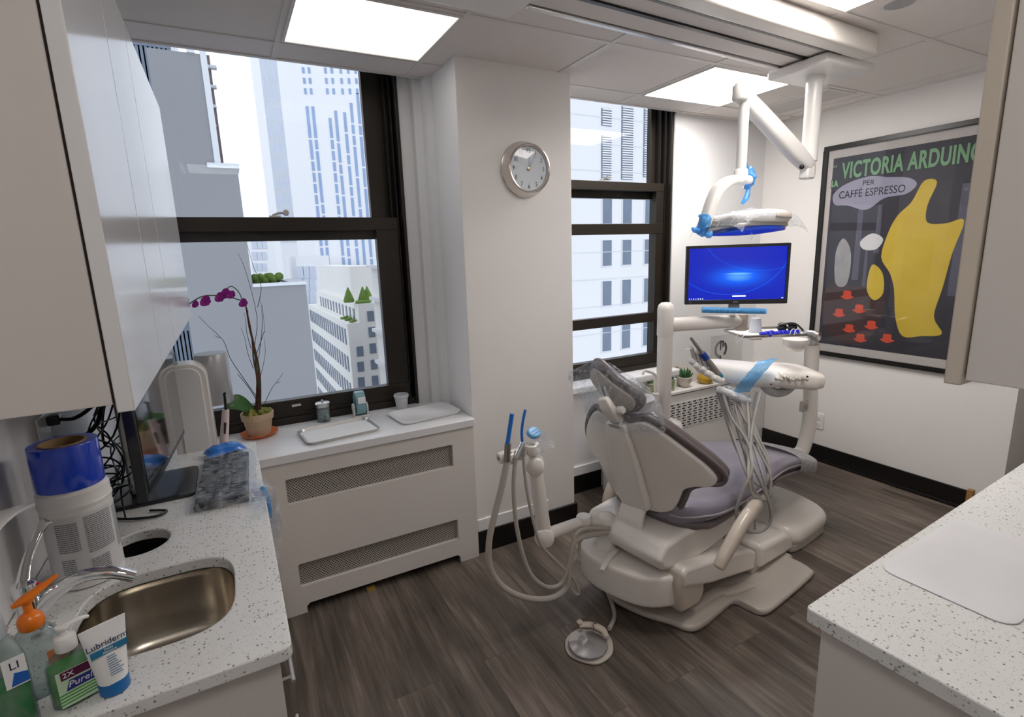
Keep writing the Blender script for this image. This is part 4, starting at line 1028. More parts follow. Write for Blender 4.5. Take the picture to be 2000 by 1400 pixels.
def leafm(p0, p1, w, droop):
    m = MB(); d = p1 - p0; sd_ = Vector((.0, .62, .78)); V = []
    for i in range(11):
        u = i / 10; c = p0 + d * u + Vector((0, 0, droop * math.sin(PI * u * .9))); ww = w * math.sin(PI * (u * .93 + .05)) ** .7
        V.append([m.bm.verts.new(c + sd_ * ww * q + Vector((0, 0, abs(q) * ww * .25))) for q in (-1, -.5, 0, .5, 1)])
    for i in range(10):
        for j in range(4): m.bm.faces.new((V[i][j], V[i + 1][j], V[i + 1][j + 1], V[i][j + 1]))
    return m
obj('leaf', leafm(Vector((px_, py_, .885)), pw_(438, 800, 2.66), .042, .035), M_['leaf'], t, smooth=60, solid=.002)
obj('leaf', leafm(Vector((px_ - .01, py_ - .02, .885)), pw_(487, 828, 2.60), .026, .02), mat('yellow_leaf', (.32, .26, .03), .4, var=.2), t, smooth=60, solid=.002, label='yellowing leaf over the pot rim')
# white dispenser in the window corner
dl, dr_ = at(346, 885, y=2.44), at(425, 870, y=2.44)
zt_ = at(360, 712, y=2.44).z
t = thing('towel_dispenser', 'tall white towel dispenser with a drum behind it, left of the orchid', 'dispenser', ((dl.x + dr_.x) / 2, 2.5, .777))
cxm = (dl.x + dr_.x) / 2; wd = dr_.x - dl.x
def archo(x0, x1, z0, z1, r): return [(x0, z0), (x1, z0)] + [(x1 - r + r * math.cos(a), z1 - r + r * math.sin(a)) for a in [k * PI / 2 / 5 for k in range(6)]] + [(x0 + r * .4 - r * .4 * math.sin(a), z1 - r * .4 + r * .4 * math.cos(a)) for a in [k * PI / 2 / 4 for k in range(5)]]
ao = archo(dl.x, dr_.x, .779, zt_, .06)
obj('body', MB().prism([(x, 2.44, z) for x, z in ao], (0, .11, 0)), M_['cream'], t, smooth=30, bevel=.006, bseg=3)
ai = archo(dl.x + .03, dr_.x - .022, .785, zt_ - .015, .045)
obj('front_panel', MB().prism([(x, 2.433, z) for x, z in ai], (0, .01, 0)), M_['white'], t, smooth=30, bevel=.003)
dc = at(410, 690, y=2.58)
obj('drum', MB().lathe((dc.x, 2.585, at(430, 786, y=2.58).z), [(.062, 0), (.066, .006), (.066, dc.z - at(430, 786, y=2.58).z - .006), (.062, dc.z - at(430, 786, y=2.58).z)], 36), mat('grey_drum', (.42, .42, .43), .35, metal=.4), t)
obj('clear_box', MB().box(dl.x + .0, dl.x + .05, 2.45, 2.50, zt_, zt_ + .045), clr, t, smooth=0, bevel=.002)
q = at(725, 1152, z=0)
tag(obj('wood_shim', MB().box(q.x - .02, q.x + .02, q.y - .01, q.y + .02, 0, .012), mat('yellow_wood', (.38, .24, .05), .6), smooth=0), 'tiny yellow wood shim on the floor under the radiator cover', 'shim')
# ---------------------------------------------------------------- the dental chair
CO = Vector((1.75, 1.68, 0)); CYAW = math.radians(9)
CF = Matrix.Translation(CO) @ Matrix.Rotation(CYAW, 4, 'Z')
def C(u, v, w): return CF @ Vector((u, v, w))
def onp(px, py, P0, n):
    """pixel onto the plane through P0 with normal n"""
    d = ray(px, py); e = Vector((0, 0, CAM_H)); return e + d * ((Vector(P0) - e).dot(Vector(n)) / d.dot(Vector(n)))
t = thing('dental_chair', 'grey violet dental chair with a cream winged backrest, in the middle of the room', 'dental chair', CO, CYAW)
def ch(name, mb, m, par=None, **k): return obj(name, mb, m, par or t, M=CF, **k)
# floor plate with side flanges
pl = [(-.29, -.20), (-.265, -.275), (-.20, -.30), (-.05, -.298), (.045, -.300), (.055, -.36), (.06, -.405), (.09, -.43), (.18, -.437), (.50, -.437), (.545, -.415), (.565, -.36), (.57, -.30), (.60, -.28), (.62, 0), (.60, .28), (.57, .36), (.52, .42), (.18, .43), (.09, .42), (.05, .36), (.04, .30), (-.15, .30), (-.27, .22), (-.36, .08), (-.34, -.08)]
ch('base_plate', MB().slab(pl, .034, .002, .016, smooth=3, rings=8, center=(.15, 0)), M_['beige'], smooth=50)
ch('plate_ridge', MB().sweep([((-.16, -.215, .034), .05, .03), ((.02, -.225, .036), .055, .04), ((.07, -.26, .036), .06, .035), ((.20, -.29, .034), .06, .02)], 16, 5), M_['beige'])
# pump cover, lift arm, toe cover
def prof(pts, v0, v1): return MB().prism([(u, v0, w) for u, w in pts], (0, v1 - v0, 0))
ch('pump_skirt', prof([(.27, .03), (.62, .03), (.62, .05), (.60, .09), (.27, .11)], -.262, .262), M_['beige'], bevel=.02, bseg=3)
ch('pump_cover', prof([(.30, .062), (.635, .034), (.645, .085), (.62, .125), (.56, .155), (.30, .185)], -.285, .285), M_['cream'], bevel=.03, bseg=4)
ch('lift_arm_cover', prof([(-.30, .225), (-.10, .155), (.28, .062), (.292, .155), (.22, .19), (-.02, .255), (-.28, .31), (-.31, .29)], -.268, .20), M_['cream'], bevel=.022, bseg=4)
ch('toe_cover', MB().slab([(.62, 0), (.635, -.20), (.67, -.285), (.76, -.30), (.93, -.30), (1.02, -.285), (1.07, -.20), (1.10, 0), (1.07, .20), (1.02, .285), (.93, .30), (.67, .285), (.635, .20)], .128, .030, .045, smooth=3, fn=lambda u, v, w: Vector((u, v, w + (.02 * (1 - (v / .3) ** 2) if w > .06 else 0)))), M_['cream'], smooth=60)
ch('toe_skirt', MB().slab([(.63, 0), (.645, -.20), (.68, -.28), (.93, -.29), (1.01, -.277), (1.06, -.20), (1.09, 0), (1.06, .20), (1.01, .277), (.93, .29), (.68, .28), (.645, .20)], .045, .002, .006, smooth=3), M_['beige'])
# rear utility housing and hinge
ch('rear_housing', MB().slab([(-.155, -.18), (-.155, -.235), (-.22, -.245), (-.33, -.225), (-.42, -.15), (-.465, 0), (-.465, .12), (-.43, .20), (-.34, .24), (-.2, .24), (-.14, .2), (-.14, 0)], .268, .125, .02, smooth=3), M_['cream'], smooth=50)
ch('hinge_block', prof([(-.30, .10), (-.17, .085), (-.13, .13), (-.14, .28), (-.30, .30), (-.325, .24)], -.262, -.18), M_['cream2'], bevel=.02, bseg=3)
# seat frame
ch('seat_frame', prof([(-.37, .305), (-.22, .262), (-.02, .27), (.26, .30), (.50, .36), (.50, .40), (.10, .415), (-.22, .425), (-.35, .415), (-.40, .36)], -.215, .215), M_['cream'], bevel=.035, bseg=4)
ch('release_lever', MB().sweep([((-.35, .05, .275), .03, .01), ((-.42, .03, .272), .028, .01), ((-.50, .0, .262), .022, .01)], 14, 4).lathe((-.34, .06, .247), [(.06, 0), (.06, .01), (.05, .016), (.001, .018)], 24), M_['white'])
# seat upholstery: width and height change along its length
def cushion(stations, seg=40, power=3.2):
    """stations (u, halfwidth, z bottom, z top)"""
    P = spline([Vector((a[1], a[2], a[3])) for a in stations], 6); Us = spline([Vector((a[0], 0, 0)) for a in stations], 6)
    rings = []
    for q, uu in zip(P, Us):
        hw, zb_, zt = q; c, h = (zb_ + zt) / 2, (zt - zb_) / 2; ring = []
        for k in range(seg):
            a = 2 * PI * k / seg; cs, sn = math.cos(a), math.sin(a)
            v = hw * math.copysign(abs(cs) ** (2 / power), cs); w = c + h * math.copysign(abs(sn) ** (2 / power), sn)
            if w > c: w -= .018 * (1 - (v / hw) ** 2) * (h / .05)
            ring.append((uu.x, v, w))
        rings.append(ring)
    return MB().loft(rings), P, Us
sst = [(-.235, .10, .46, .51), (-.225, .16, .435, .535), (-.195, .20, .42, .55), (-.12, .235, .41, .55), (0, .25, .40, .525), (.2, .255, .405, .515), (.42, .245, .425, .53), (.55, .235, .43, .535), (.70, .215, .41, .51), (.90, .195, .365, .465), (1.03, .18, .33, .425), (1.10, .155, .315, .405), (1.14, .11, .315, .385), (1.155, .05, .33, .37)]
sm_, SP, SU = cushion(sst)
ch('seat_cushion', sm_, M_['violet'], smooth=60)
for s in (-1, 1):
    ch('piping', MB().tube([(u.x, s * (q.x + .001), (q.y * .56 + q.z * .44)) for q, u in list(zip(SP, SU))[4:-8]], .0045, 8, smooth=False), M_['piping'])
    dk = MB()
ch('seat_underside', cushion([(-.23, .12, .43, .465), (-.19, .195, .40, .465), (-.12, .232, .388, .455), (0, .247, .378, .44), (.42, .242, .405, .45), (.55, .232, .405, .46), (.9, .19, .345, .39), (1.1, .15, .31, .34)])[0], M_['taupe'], smooth=60)
# toe board cover: pleated film
tb = MB(); V = []
for i in range(61):
    u = .84 + .33 * i / 60; row = []
    for j in range(25):
        q = j / 24; hw = .205 * (1 if u < 1.02 else math.sqrt(max(.03, 1 - ((u - 1.02) / .155) ** 2)))
        a = lerp(-.15 * PI, 1.15 * PI, q); v = hw * math.copysign(abs(math.cos(a)) ** .6, math.cos(a)); top = lerp(.475, .37, (u - .84) / .33)
        w = top - .055 + .062 * math.copysign(abs(math.sin(a)) ** .6, math.sin(a)); k = .0035 * math.sin(i * 2.6) * (1 if q < .25 or q > .75 else .25)
        row.append(tb.bm.verts.new((u, v + math.copysign(k, v), w + k)))
    V.append(row)
for i in range(60):
    for j in range(24): tb.bm.faces.new((V[i][j], V[i + 1][j], V[i + 1][j + 1], V[i][j + 1]))
ch('toe_film', tb, film('grey_toe_film', (.5, .49, .51), .35, .12, 40, .7), smooth=50)
# ---- backrest
BYAW = math.radians(15)
Bp = CF @ Vector((-.245, .0, .46))
lean = math.atan2(.145, .395)
# local: x = towards the patient side normal, y = across, z = up along the back
BF = Matrix.Translation(Bp) @ Matrix.Rotation(BYAW, 4, 'Z') @ Matrix.Rotation(-lean, 4, 'Y')
half = [(0, .482), (.045, .480), (.075, .492), (.115, .498), (.155, .470), (.20, .420), (.245, .360), (.285, .300), (.318, .235), (.324, .195), (.304, .172), (.258, .178), (.212, .160), (.188, .105), (.155, .045), (.10, .022), (.04, .020)]
outl = half + [(-v, s) for v, s in reversed(half[1:])]
def bk(v, s, w):
    return Vector((w + 1.1 * v * v * (1 if abs(v) < 1 else 1), v, s))
def bkobj(name, mb, m, **k): return obj(name, mb, m, t, M=BF, **k)
bkobj('back_shell', MB().slab(outl, .004, -.018, .010, smooth=3, rings=8, fn=bk, center=(0, .28)), M_['cream'], smooth=60)
oc = [(v * 1.075, .275 + (s - .275) * 1.075) for v, s in outl]
bkobj('back_cushion', MB().slab(oc, .060, .004, .028, smooth=3, rings=8, fn=bk, center=(0, .28)), M_['taupe'], smooth=60)
bkobj('back_rim', MB().tube(cspline([bk(v, s, .006) for v, s in [(v * 1.065, .275 + (s - .275) * 1.065) for v, s in outl]], 3) + [bk(0, .275 + .207 * 1.065, .006)], .011, 10, smooth=False), M_['taupe'], smooth=60)
bkobj('spine_cover', MB().sweep([((-.030, 0, .485), .092, .030), ((-.034, 0, .43), .105, .036), ((-.036, 0, .30), .135, .042), ((-.036, 0, .19), .145, .044), ((-.034, -.002, .10), .148, .046), ((-.030, -.004, .055), .140, .04)], 28, 6, power=5), M_['cream'], smooth=60)
bkobj('hinge_clip', MB().box(-.05, -.0, -.03, .025, .478, .498).box(-.03, -.0, -.022, .018, .49, .515), M_['alu'], smooth=30, bevel=.003)
ch('support_band', MB().sweep([((-.270, .0, .52), .122, .030), ((-.300, .0, .475), .124, .030), ((-.322, -.004, .425), .124, .030), ((-.318, -.008, .37), .120, .030), ((-.285, -.012, .31), .112, .03)], 24, 6, power=6), M_['cream'], smooth=60)
# ---- headrest on its bracket
HF = BF @ Matrix.Translation((.0, .0, .50))
def hd(name, mb, m, **k): return obj(name, mb, m, t, M=HF, **k)
hd('headrest_bracket', MB().sweep([((-.02, -.006, -.005), .048, .03), ((-.036, .0, .03), .060, .038), ((-.050, .006, .08), .062, .038), ((-.050, .016, .115), .046, .03)], 20, 5, power=4), M_['cream'], smooth=60)
hd('headrest_bar', MB().cyl((-.030, .03, .08), (-.012, .055, .15), .008, seg=12).cyl((-.030, .005, .08), (-.010, .030, .15), .008, seg=12), M_['chrome'])
hd('headrest_knob', MB().lathe((-.03, -.03, .06), [(.016, 0), (.016, .02), (.012, .026), (.001, .027)], 18, axis=(0, -1, .2)), M_['cream'])
HP = HF @ Matrix.Translation((.012, .026, .112)) @ Matrix.Rotation(math.radians(36), 4, 'X') @ Matrix.Rotation(math.radians(-6), 4, 'Y')
ho = [(-.150, -.03), (-.135, -.07), (-.09, -.085), (-.03, -.07), (.03, -.06), (.09, -.06), (.14, -.045), (.155, -.0), (.145, .045), (.10, .075), (0, .085), (-.10, .075), (-.145, .03)]
obj('headrest_shell', MB().slab([(v * .74, s * .70) for v, s in ho], .002, -.010, .008, smooth=4, fn=lambda v, s, w: Vector((w + 1.6 * v * v, v, s))), M_['cream2'], t, M=HP, smooth=60)
obj('headrest_cushion', MB().slab([(v * .90, s * .95) for v, s in ho], .046, .002, .024, smooth=4, fn=lambda v, s, w: Vector((w + 1.6 * v * v, v, s))), M_['taupe'], t, M=HP, smooth=60)
# bag over the headrest
bg = MB(); V = []
for i in range(33):
    row = []; a = 2 * PI * i / 32
    for j in range(18):
        q = j / 17; sp = .02 + 1.0 * math.sin(min(1, q * 1.9) * PI / 2); z = .105 - q * .27
        flare = 1 + .10 * q
        p = Vector((.02 + .066 * sp * math.cos(a) * flare, .172 * sp * math.sin(a) * flare + .02 * (1 - q), z))
        if math.sin(a) > .6 and q < .55: p.y += .085 * (math.sin(a) - .6) * 2.4 * (1 - abs(q - .3) * 1.6); p.z += .01
        d = noise.noise_vector(p * 22); p += d * .012
        row.append(bg.bm.verts.new(p))
    V.append(row)
for i in range(32):
    for j in range(17): bg.bm.faces.new((V[i][j], V[i + 1][j], V[i + 1][j + 1], V[i][j + 1]))
BAGM = HF @ Matrix.Translation((.010, .005, .125))
o = obj('plastic_bag', bg, M_['clear'], M=BAGM, smooth=60); tag(o, 'clear plastic bag pulled over the headrest of the dental chair', 'plastic bag')
# ---- armrests
ch('armrest', MB().sweep([((.21, -.265, .44), .04, .05), ((.13, -.335, .485), .045, .062), ((.03, -.36, .495), .050, .066), ((-.08, -.365, .445), .052, .062), ((-.17, -.365, .375), .050, .056), ((-.205, -.362, .335), .045, .045)], 22, 7, power=2.4), M_['cream2'], smooth=60)
ch('armrest_pivot', MB().cyl((.20, -.18, .40), (.20, -.30, .44), .035, .032, 24), M_['beige'], smooth=40)
ch('armrest', MB().sweep([((.16, .29, .44), .04, .05), ((.06, .34, .44), .045, .06), ((-.02, .355, .395), .050, .06), ((-.07, .355, .33), .050, .056), ((-.09, .35, .27), .045, .045)], 22, 7, power=2.4), M_['cream2'], smooth=60)
# ---- assistant's arm at the rear left of the chair
YA = 1.74
def ya(px, py, y=YA): return at(px, py, y=y)
p_ = at(1184, 1066, z=.268)
t = thing('assistant_arm', 'jointed cream arm with hose holders left of the dental chair', 'instrument arm', (p_.x, p_.y, .262))
j0b = Vector((p_.x, p_.y, .262)); j0 = at(1184, 1012, y=p_.y)
obj('post', MB().lathe((j0b.x, j0b.y, .262), [(.048, 0), (.048, .012), (.047, .016), (.045, .035), (.041, .04), (.041, j0.z - .262 + .01), (.03, j0.z - .262 + .02), (.001, j0.z - .262 + .022)], 32), M_['cream'], t, smooth=50)
j1 = ya(1140, 1010); a0 = j0 + Vector((0, 0, -.01)); 
obj('joint', MB().lathe((j1.x, j1.y, j1.z - .05), [(.030, 0), (.034, .006), (.034, .05), (.030, .058), (.001, .06)], 28), M_['cream'], t, smooth=50)
j2 = ya(1063, 1045)
obj('lower_link', MB().cyl(j1 + Vector((.03, 0, -.02)), j0 + Vector((-.02, 0, -.025)), .026, seg=20).cyl(j1 + Vector((0, 0, -.02)), j2 + Vector((.01, 0, .0)), .026, seg=20), M_['cream'], t)
nrm = Vector((-.5, -.85, .1)).normalized()
obj('elbow', MB().lathe(j2 - nrm * .035, [(.036, 0), (.041, .006), (.041, .072), (.036, .078), (.001, .079)], 30, axis=nrm), M_['cream'], t, smooth=50)
j3 = ya(1045, 907)
obj('upper_link', MB().sweep([(j2, .062, .06), (lerp(j2, j3, .5), .060, .055), (j3, .055, .05)], 22, 4), M_['cream'], t)
obj('elbow', MB().lathe(j3 - nrm * .035, [(.032, 0), (.037, .006), (.037, .070), (.032, .076), (.001, .077)], 30, axis=nrm), M_['cream'], t, smooth=50)
j4 = ya(1043, 880)
h0, h1 = ya(980, 893), ya(1050, 868)
obj('holder_bar', MB().cyl(h0, h1, .015, seg=18).cyl(j3, j4 + Vector((0, 0, .01)), .024, seg=20), M_['cream'], t)
for k in (.12, .45, .75):
    c0 = lerp(h0, h1, k); obj('holder', MB().lathe(c0 + Vector((0, -.022, -.022)), [(.019, 0), (.022, .004), (.022, .038), (.017, .042), (.014, .042), (.014, .0), (.019, 0)], 22), M_['cream'], t, smooth=50)
obj('end_cap', MB().lathe(h0, [(.001, .014), (.02, .014), (.023, .008), (.023, -.02), (.001, -.02)], 24, axis=(h0 - h1).normalized()).lathe(h0 + (h0 - h1).normalized() * .014, [(.008, 0), (.008, .003), (.001, .003)], 14, axis=(h0 - h1).normalized(), mi=1), [M_['cream'], M_['greyp']], t, smooth=50)
obj('keypad', MB().slab(sup(0, 0, .036, .026, 28, 2.4), .012, -.008, .008, smooth=0), M_['litebl'], t, smooth=50, M=Matrix.Translation(ya(1042, 846)) @ Matrix.Rotation(math.radians(28), 4, 'Z') @ Matrix.Rotation(math.radians(34), 4, 'X'))
kp = MB(); KPM = Matrix.Translation(ya(1042, 846)) @ Matrix.Rotation(math.radians(28), 4, 'Z') @ Matrix.Rotation(math.radians(34), 4, 'X')
for i in range(5):
    for j in range(2): kp.box(-.024 + i * .011, -.018 + i * .011, -.012 + j * .012, -.006 + j * .012, .0118, .0128)
obj('buttons', kp, mat('dark_blue_buttons', (.02, .10, .35), .4), t, smooth=0, M=KPM)
q = ya(1040, 868)
obj('keypad_film', crumple(MB(), -.05, .05, -.035, .035, lambda x, y: .0 + .02 * math.sin(x * 30), 16, 12, .016, 30, 4), M_['clear'], t, smooth=60, M=Matrix.Translation(ya(1050, 868) + Vector((0, -.02, 0))) @ Matrix.Rotation(math.radians(40), 4, 'X'))
# suction handpieces with their hoses
def hose(mb, pts, r, n=7, ya_=None): return mb.tube(pts, r, 10, n=n)
end = j0 + Vector((-.015, -.045, -.035))
def hand(label, pts2, r, tipf):
    th_ = thing('suction_hose', label, 'hose', pts2[0], group=None)
    obj('hose', MB().tube([Vector(p) for p in pts2], r, 12, n=8), M_['hose'], th_)
    tipf(th_)
Yb = YA - .05
def yq(px, py, y=Yb): return at(px, py, y=y)
def tip1(T):
    a_, b_ = yq(991, 868), yq(1000, 808)
    obj('valve', MB().cyl(yq(990, 900), yq(992, 866), .0125, seg=16), mat('dark_steel', (.32, .30, .27), .3, metal=1), T)
    obj('suction_tip', MB().cyl(a_, b_, .0085, seg=14), M_['bluep'], T)
hand('thick suction hose with a straight blue tip on the arm left of the chair', [yq(990, 902), yq(980, 950), yq(965, 1010), yq(955, 1060), yq(958, 1110), yq(985, 1148), yq(1030, 1168), yq(1075, 1168), yq(1105, 1148), yq(1113, 1105), yq(1125, 1055), end + Vector((-.02, 0, .0)), end + Vector((.02, .02, 0))], .0125, tip1)
def tip2(T):
    obj('valve', MB().cyl(yq(1008, 895), yq(1022, 864), .010, seg=16), M_['chrome'], T)
    obj('suction_tip', MB().tube([yq(1020, 862), yq(1019, 845), yq(1021, 825), yq(1026, 800)], .0055, 10), M_['bluep'], T)
hand('thin suction hose with a bent blue tip on the arm left of the chair', [yq(1007, 896), yq(1003, 950), yq(1008, 1020), yq(1022, 1085), yq(1040, 1125), yq(1068, 1146), yq(1095, 1140), yq(1108, 1110), yq(1118, 1065), yq(1135, 1035), end + Vector((.0, 0, .012))], .0085, tip2)
def tip3(T):
    obj('syringe_grip', MB().cyl(yq(1022, 890), yq(1024, 872), .008, seg=14), M_['alu'], T)
hand('thin syringe hose hanging behind the two suction hoses', [yq(1022, 890), yq(1028, 950), yq(1040, 1010), yq(1055, 1060), yq(1080, 1090), yq(1103, 1112), yq(1120, 1130), yq(1131, 1155), yq(1124, 1160), yq(1112, 1140), yq(1112, 1105), yq(1130, 1080), yq(1139, 1045), end + Vector((.015, 0, 0))], .0065, tip3)
# foot control
fc = at(1150, 1252, z=.03); t = thing('foot_control', 'round steel foot control with a beige base on the floor', 'foot pedal', (fc.x, fc.y, 0))
FM = Matrix.Translation((fc.x, fc.y, 0)) @ Matrix.Rotation(math.radians(35), 4, 'Z')
obj('base', MB().slab([(-.092, 0), (-.075, -.065), (-.01, -.098), (.055, -.085), (.105, -.045), (.125, 0), (.105, .045), (.055, .085), (-.01, .098), (-.075, .065)], .012, .001, .005, smooth=4), M_['beige'], t, M=FM, smooth=50)
obj('disc', MB().lathe((-.01, 0, .012), [(.05, 0), (.05, .008), (.078, .010), (.080, .014), (.078, .018), (.001, .034)], 48), mat('spun_steel', (.75, .76, .80), .2, metal=1, var=.02), t, M=FM, smooth=20)
obj('handle', MB().sweep([((.055, -.060, .03), .02, .016), ((.085, -.03, .032), .03, .02), ((.092, .02, .032), .03, .02), ((.075, .065, .03), .028, .016)], 16, 5), M_['cream2'], t, M=FM)
obj('knob', MB().lathe((.075, .065, .035), [(.009, 0), (.014, .012), (.006, .02), (.001, .021)], 14), M_['cream2'], t, M=FM)
c0 = at(1190, 1228, z=.03)
obj('cord', MB().tube([c0, at(1200, 1205, z=.012), at(1196, 1180, z=.011), at(1186, 1155, z=.012), at(1186, 1140, z=.04), C(-.36, .05, .11), C(-.33, .07, .15)], .009, 10, n=8), M_['hose'], t)
# ---------------------------------------------------------------- delivery unit on its post
DN = Vector((-.42, -.907, 0)).normalized()            # the unit faces the camera side
DX = Vector((-DN.y, DN.x, 0))                         # to its right
KD = .80                                               # unit depth along the view, against the post's
D0 = Vector((2.78 * KD, 1.86 * KD, 1.6 - .68 * KD))
def dp(px, py, off=0.0):
    """point of the unit at a pixel; off = metres in front of its front plane"""
    return onp(px, py, D0 + DN * off * KD, DN)
px0 = at(1576, 800, y=1.98)
t = thing('delivery_unit', 'cream dental delivery unit with instruments and hanging hoses on a tall post', 'delivery unit', (px0.x, 1.98, 0))
PY = 1.98
pb0, pb1, pb2 = at(1573, 868, y=PY), at(1581, 820, y=PY), at(1586, 672, y=PY)
obj('post', MB().tube([pb0 + Vector((-.13, .01, -.055)), pb0 + Vector((-.08, .005, -.055)), pb0 + Vector((-.02, 0, -.02)), pb1, lerp(pb1, pb2, .5), pb2], .043, 22, n=8), M_['cream'], t)
q = at(1573, 793, y=PY - .05)
obj('label_clip', MB().box(q.x - .035, q.x + .03, PY - .055, PY - .03, q.z - .035, q.z + .035), M_['beige'], t, smooth=30, bevel=.006)
lt = MB()
for i in range(3): lt.box(q.x - .022, q.x + .012, PY - .0565, PY - .055, q.z - .016 + i * .011, q.z - .011 + i * .011)
obj('clip_print', lt, M_['greyp'], t, smooth=0)
q = at(1588, 655, y=PY)
obj('tray_bracket', MB().cyl(pb2 + Vector((0, 0, -.01)), pb2 + Vector((0, 0, .05)), .028, seg=20).sweep([(pb2 + Vector((.03, .0, .035)), .05, .05), (pb2 + Vector((-.02, -.03, .06)), .07, .055), (pb2 + Vector((-.10, -.05, .085)), .09, .04)], 18, 4), M_['alu'], t)
q = dp(1553, 668, -.05)
obj('tray_socket', MB().lathe((q.x, q.y, q.z - .045), [(.001, 0), (.03, .004), (.052, .03), (.055, .06), (.001, .062)], 28), M_['cream'], t, smooth=60)
# head: a sweep from left to right; each station is (pixel centre, width front to back, height)
L, m_, r_ = dp(1368, 722), dp(1440, 728), dp(1590, 735)
hs = [(dp(1497, 730, -.16), 0.272, 0.092), (dp(1515, 731, -.16), 0.288, 0.0976), (dp(1545, 733, -.16), 0.288, 0.0944), (dp(1568, 735, -.155), .28, .092), (dp(1583, 736, -.15), .25, .078)]
obj('control_head', MB().sweep(hs, 34, 5, side=tuple(-DN), power=4), M_['cream'], t, smooth=60)
hs = [(dp(1372, 716, -.10), 0.096, 0.068), (dp(1400, 722, -.12), 0.16, 0.096), (dp(1435, 727, -.14), 0.216, 0.108), (dp(1475, 731, -.16), 0.256, 0.108), (dp(1498, 732, -.16), 0.264, 0.1)]
obj('instrument_head', MB().sweep(hs, 34, 6, side=tuple(-DN), power=2.6), M_['white'], t, smooth=60)
kb = MB()
for px, py in ((1517, 739), (1531, 736), (1541, 740), (1553, 739), (1567, 739)):
    q = dp(px, py, .018); kb.cyl(q, q + DN * .02, .011, .007, 12).ball(q + DN * .022 + DX * .008, .008, seg=8, rings=6)
obj('toggle_switches', kb, M_['beige'], t)
sc = MB()
for px, py in ((1505, 750), (1576, 735)): q = dp(px, py, .016); sc.cyl(q, q + DN * .006, .004, seg=10)
obj('screw', sc, M_['blackp'], t)
obj('support_arm', MB().sweep([(at(1580, 735, y=PY), .07, .06), (lerp(at(1580, 735, y=PY), dp(1545, 738, -.16), .5), .08, .05), (dp(1545, 738, -.14), .09, .05)], 20, 4, side=tuple(DX)), M_['cream'], t, smooth=60)
# coiled bellows under the head
bl = MB(); c0, c1 = dp(1492, 752, -.06), dp(1548, 752, -.06)
pts = [c0, lerp(c0, c1, .2) + Vector((0, 0, -.026)), lerp(c0, c1, .5) + Vector((0, 0, -.038)), lerp(c0, c1, .8) + Vector((0, 0, -.026)), c1]
bl.tube(pts, lambda u: .020 + .002 * math.sin(u * 2 * PI * 22), 14, n=28)
obj('bellows', bl, mat('white_grey_bellows', (.5, .49, .48), .45), t, smooth=60)
# holders and instruments at the left end
DOWN = Vector((0, 0, -1))
hold = [(1352, 708), (1361, 716), (1372, 723), (1383, 731), (1396, 740)]
tips = [(1349, 681), (1360, 688), (1370, 694)]
for i, (px, py) in enumerate(hold):
    q = dp(px + 4, py, .02 + .012 * i)
    obj('holder', MB().sweep([(q - DX * .02 + DN * .01 + Vector((0, 0, .012)), .028, .026), (q, .036, .033), (q + DX * .03 - DN * .01 + Vector((0, 0, -.012)), .028, .028)], 16, 4), M_['white'], t)
for i, (px, py) in enumerate(tips):
    b0 = dp(hold[i][0] + 8, hold[i][1] + 4, .03 + .012 * i); b1 = dp(px + 2, py, .02 + .012 * i)
    hp = obj('handpiece', MB().cyl(b0, b1, .0115, .0095, 16).cyl(b1, b1 + (b1 - b0).normalized() * .012, .0085, .005, 14), M_['alu'], t)
    if i == 0: obj('bur_tip', MB().cyl(b1, b1 - DX * .03 + Vector((0, 0, .004)), .006, .003, 10), M_['chrome'], hp)
# curing light / camera handpiece, big and grey
g0, g1, g2 = dp(1404, 733, .06), dp(1377, 697, .06), dp(1349, 659, .06)
obj('camera_handpiece', MB().tube([g0, lerp(g0, g1, .5), g1, lerp(g1, g2, .6), g2], lambda u: .0135 + .0035 * math.sin(min(1, u * 1.6) * PI) - .0075 * u, 16, n=6), mat('grey_instrument_plastic', (.20, .18, .165), .35, coat=.2), t)
bd_ = (g2 - g1).normalized()
obj('blue_band', MB().cyl(g1 - bd_ * .012, g1 + bd_ * .022, .0158, .0142, 18), mat('navy_band', (.01, .04, .25), .35), t)
obj('instrument_socket', MB().cyl(g0 - (g1 - g0).normalized() * .012, g0 + (g1 - g0).normalized() * .008, .0155, seg=18), mat('teal_socket', (.03, .16, .22), .4), t)
# blue film strip folded over the head, clear film below
fo = .075
st_ = [(1500, 702, .0), (1496, 706, fo), (1475, 730, fo + .01), (1458, 750, fo), (1445, 768, .04)]
V = []; bfm = MB(); pp = [dp(*s_[:2], s_[2]) for s_ in st_]; pp = spline(pp, 5)
wdir = DX * .85 + Vector((0, 0, .12)); 
for i, p in enumerate(pp):
    row = []
    for j in range(9): 
        q = p + wdir * (j / 8 - .5) * .105; q += noise.noise_vector(q * 60) * .004; row.append(bfm.bm.verts.new(q))
    V.append(row)
for i in range(len(V) - 1):
    for j in range(8): bfm.bm.faces.new((V[i][j], V[i + 1][j], V[i + 1][j + 1], V[i][j + 1]))
obj('blue_film_strip', bfm, M_['bluefilm'], t, smooth=60)
cfm = MB(); a_, b_ = dp(1404, 760, .04), dp(1462, 783, .03); V = []
for i in range(25):
    row = []
    for j in range(13):
        an = 2 * PI * j / 12; k = math.sin(PI * (i / 24 * .9 + .05)) ** .5
        q = lerp(a_, b_, i / 24) + (Vector((0, 0, 1)) * math.cos(an) * .034 + DN * math.sin(an) * .04) * k; q += noise.noise_vector(q * 45) * .016; row.append(cfm.bm.verts.new(q))
    V.append(row)
for i in range(24):
    for j in range(12): cfm.bm.faces.new((V[i][j], V[i + 1][j], V[i + 1][j + 1], V[i][j + 1]))
obj('clear_film_sleeve', cfm, M_['clear'], t, smooth=60)
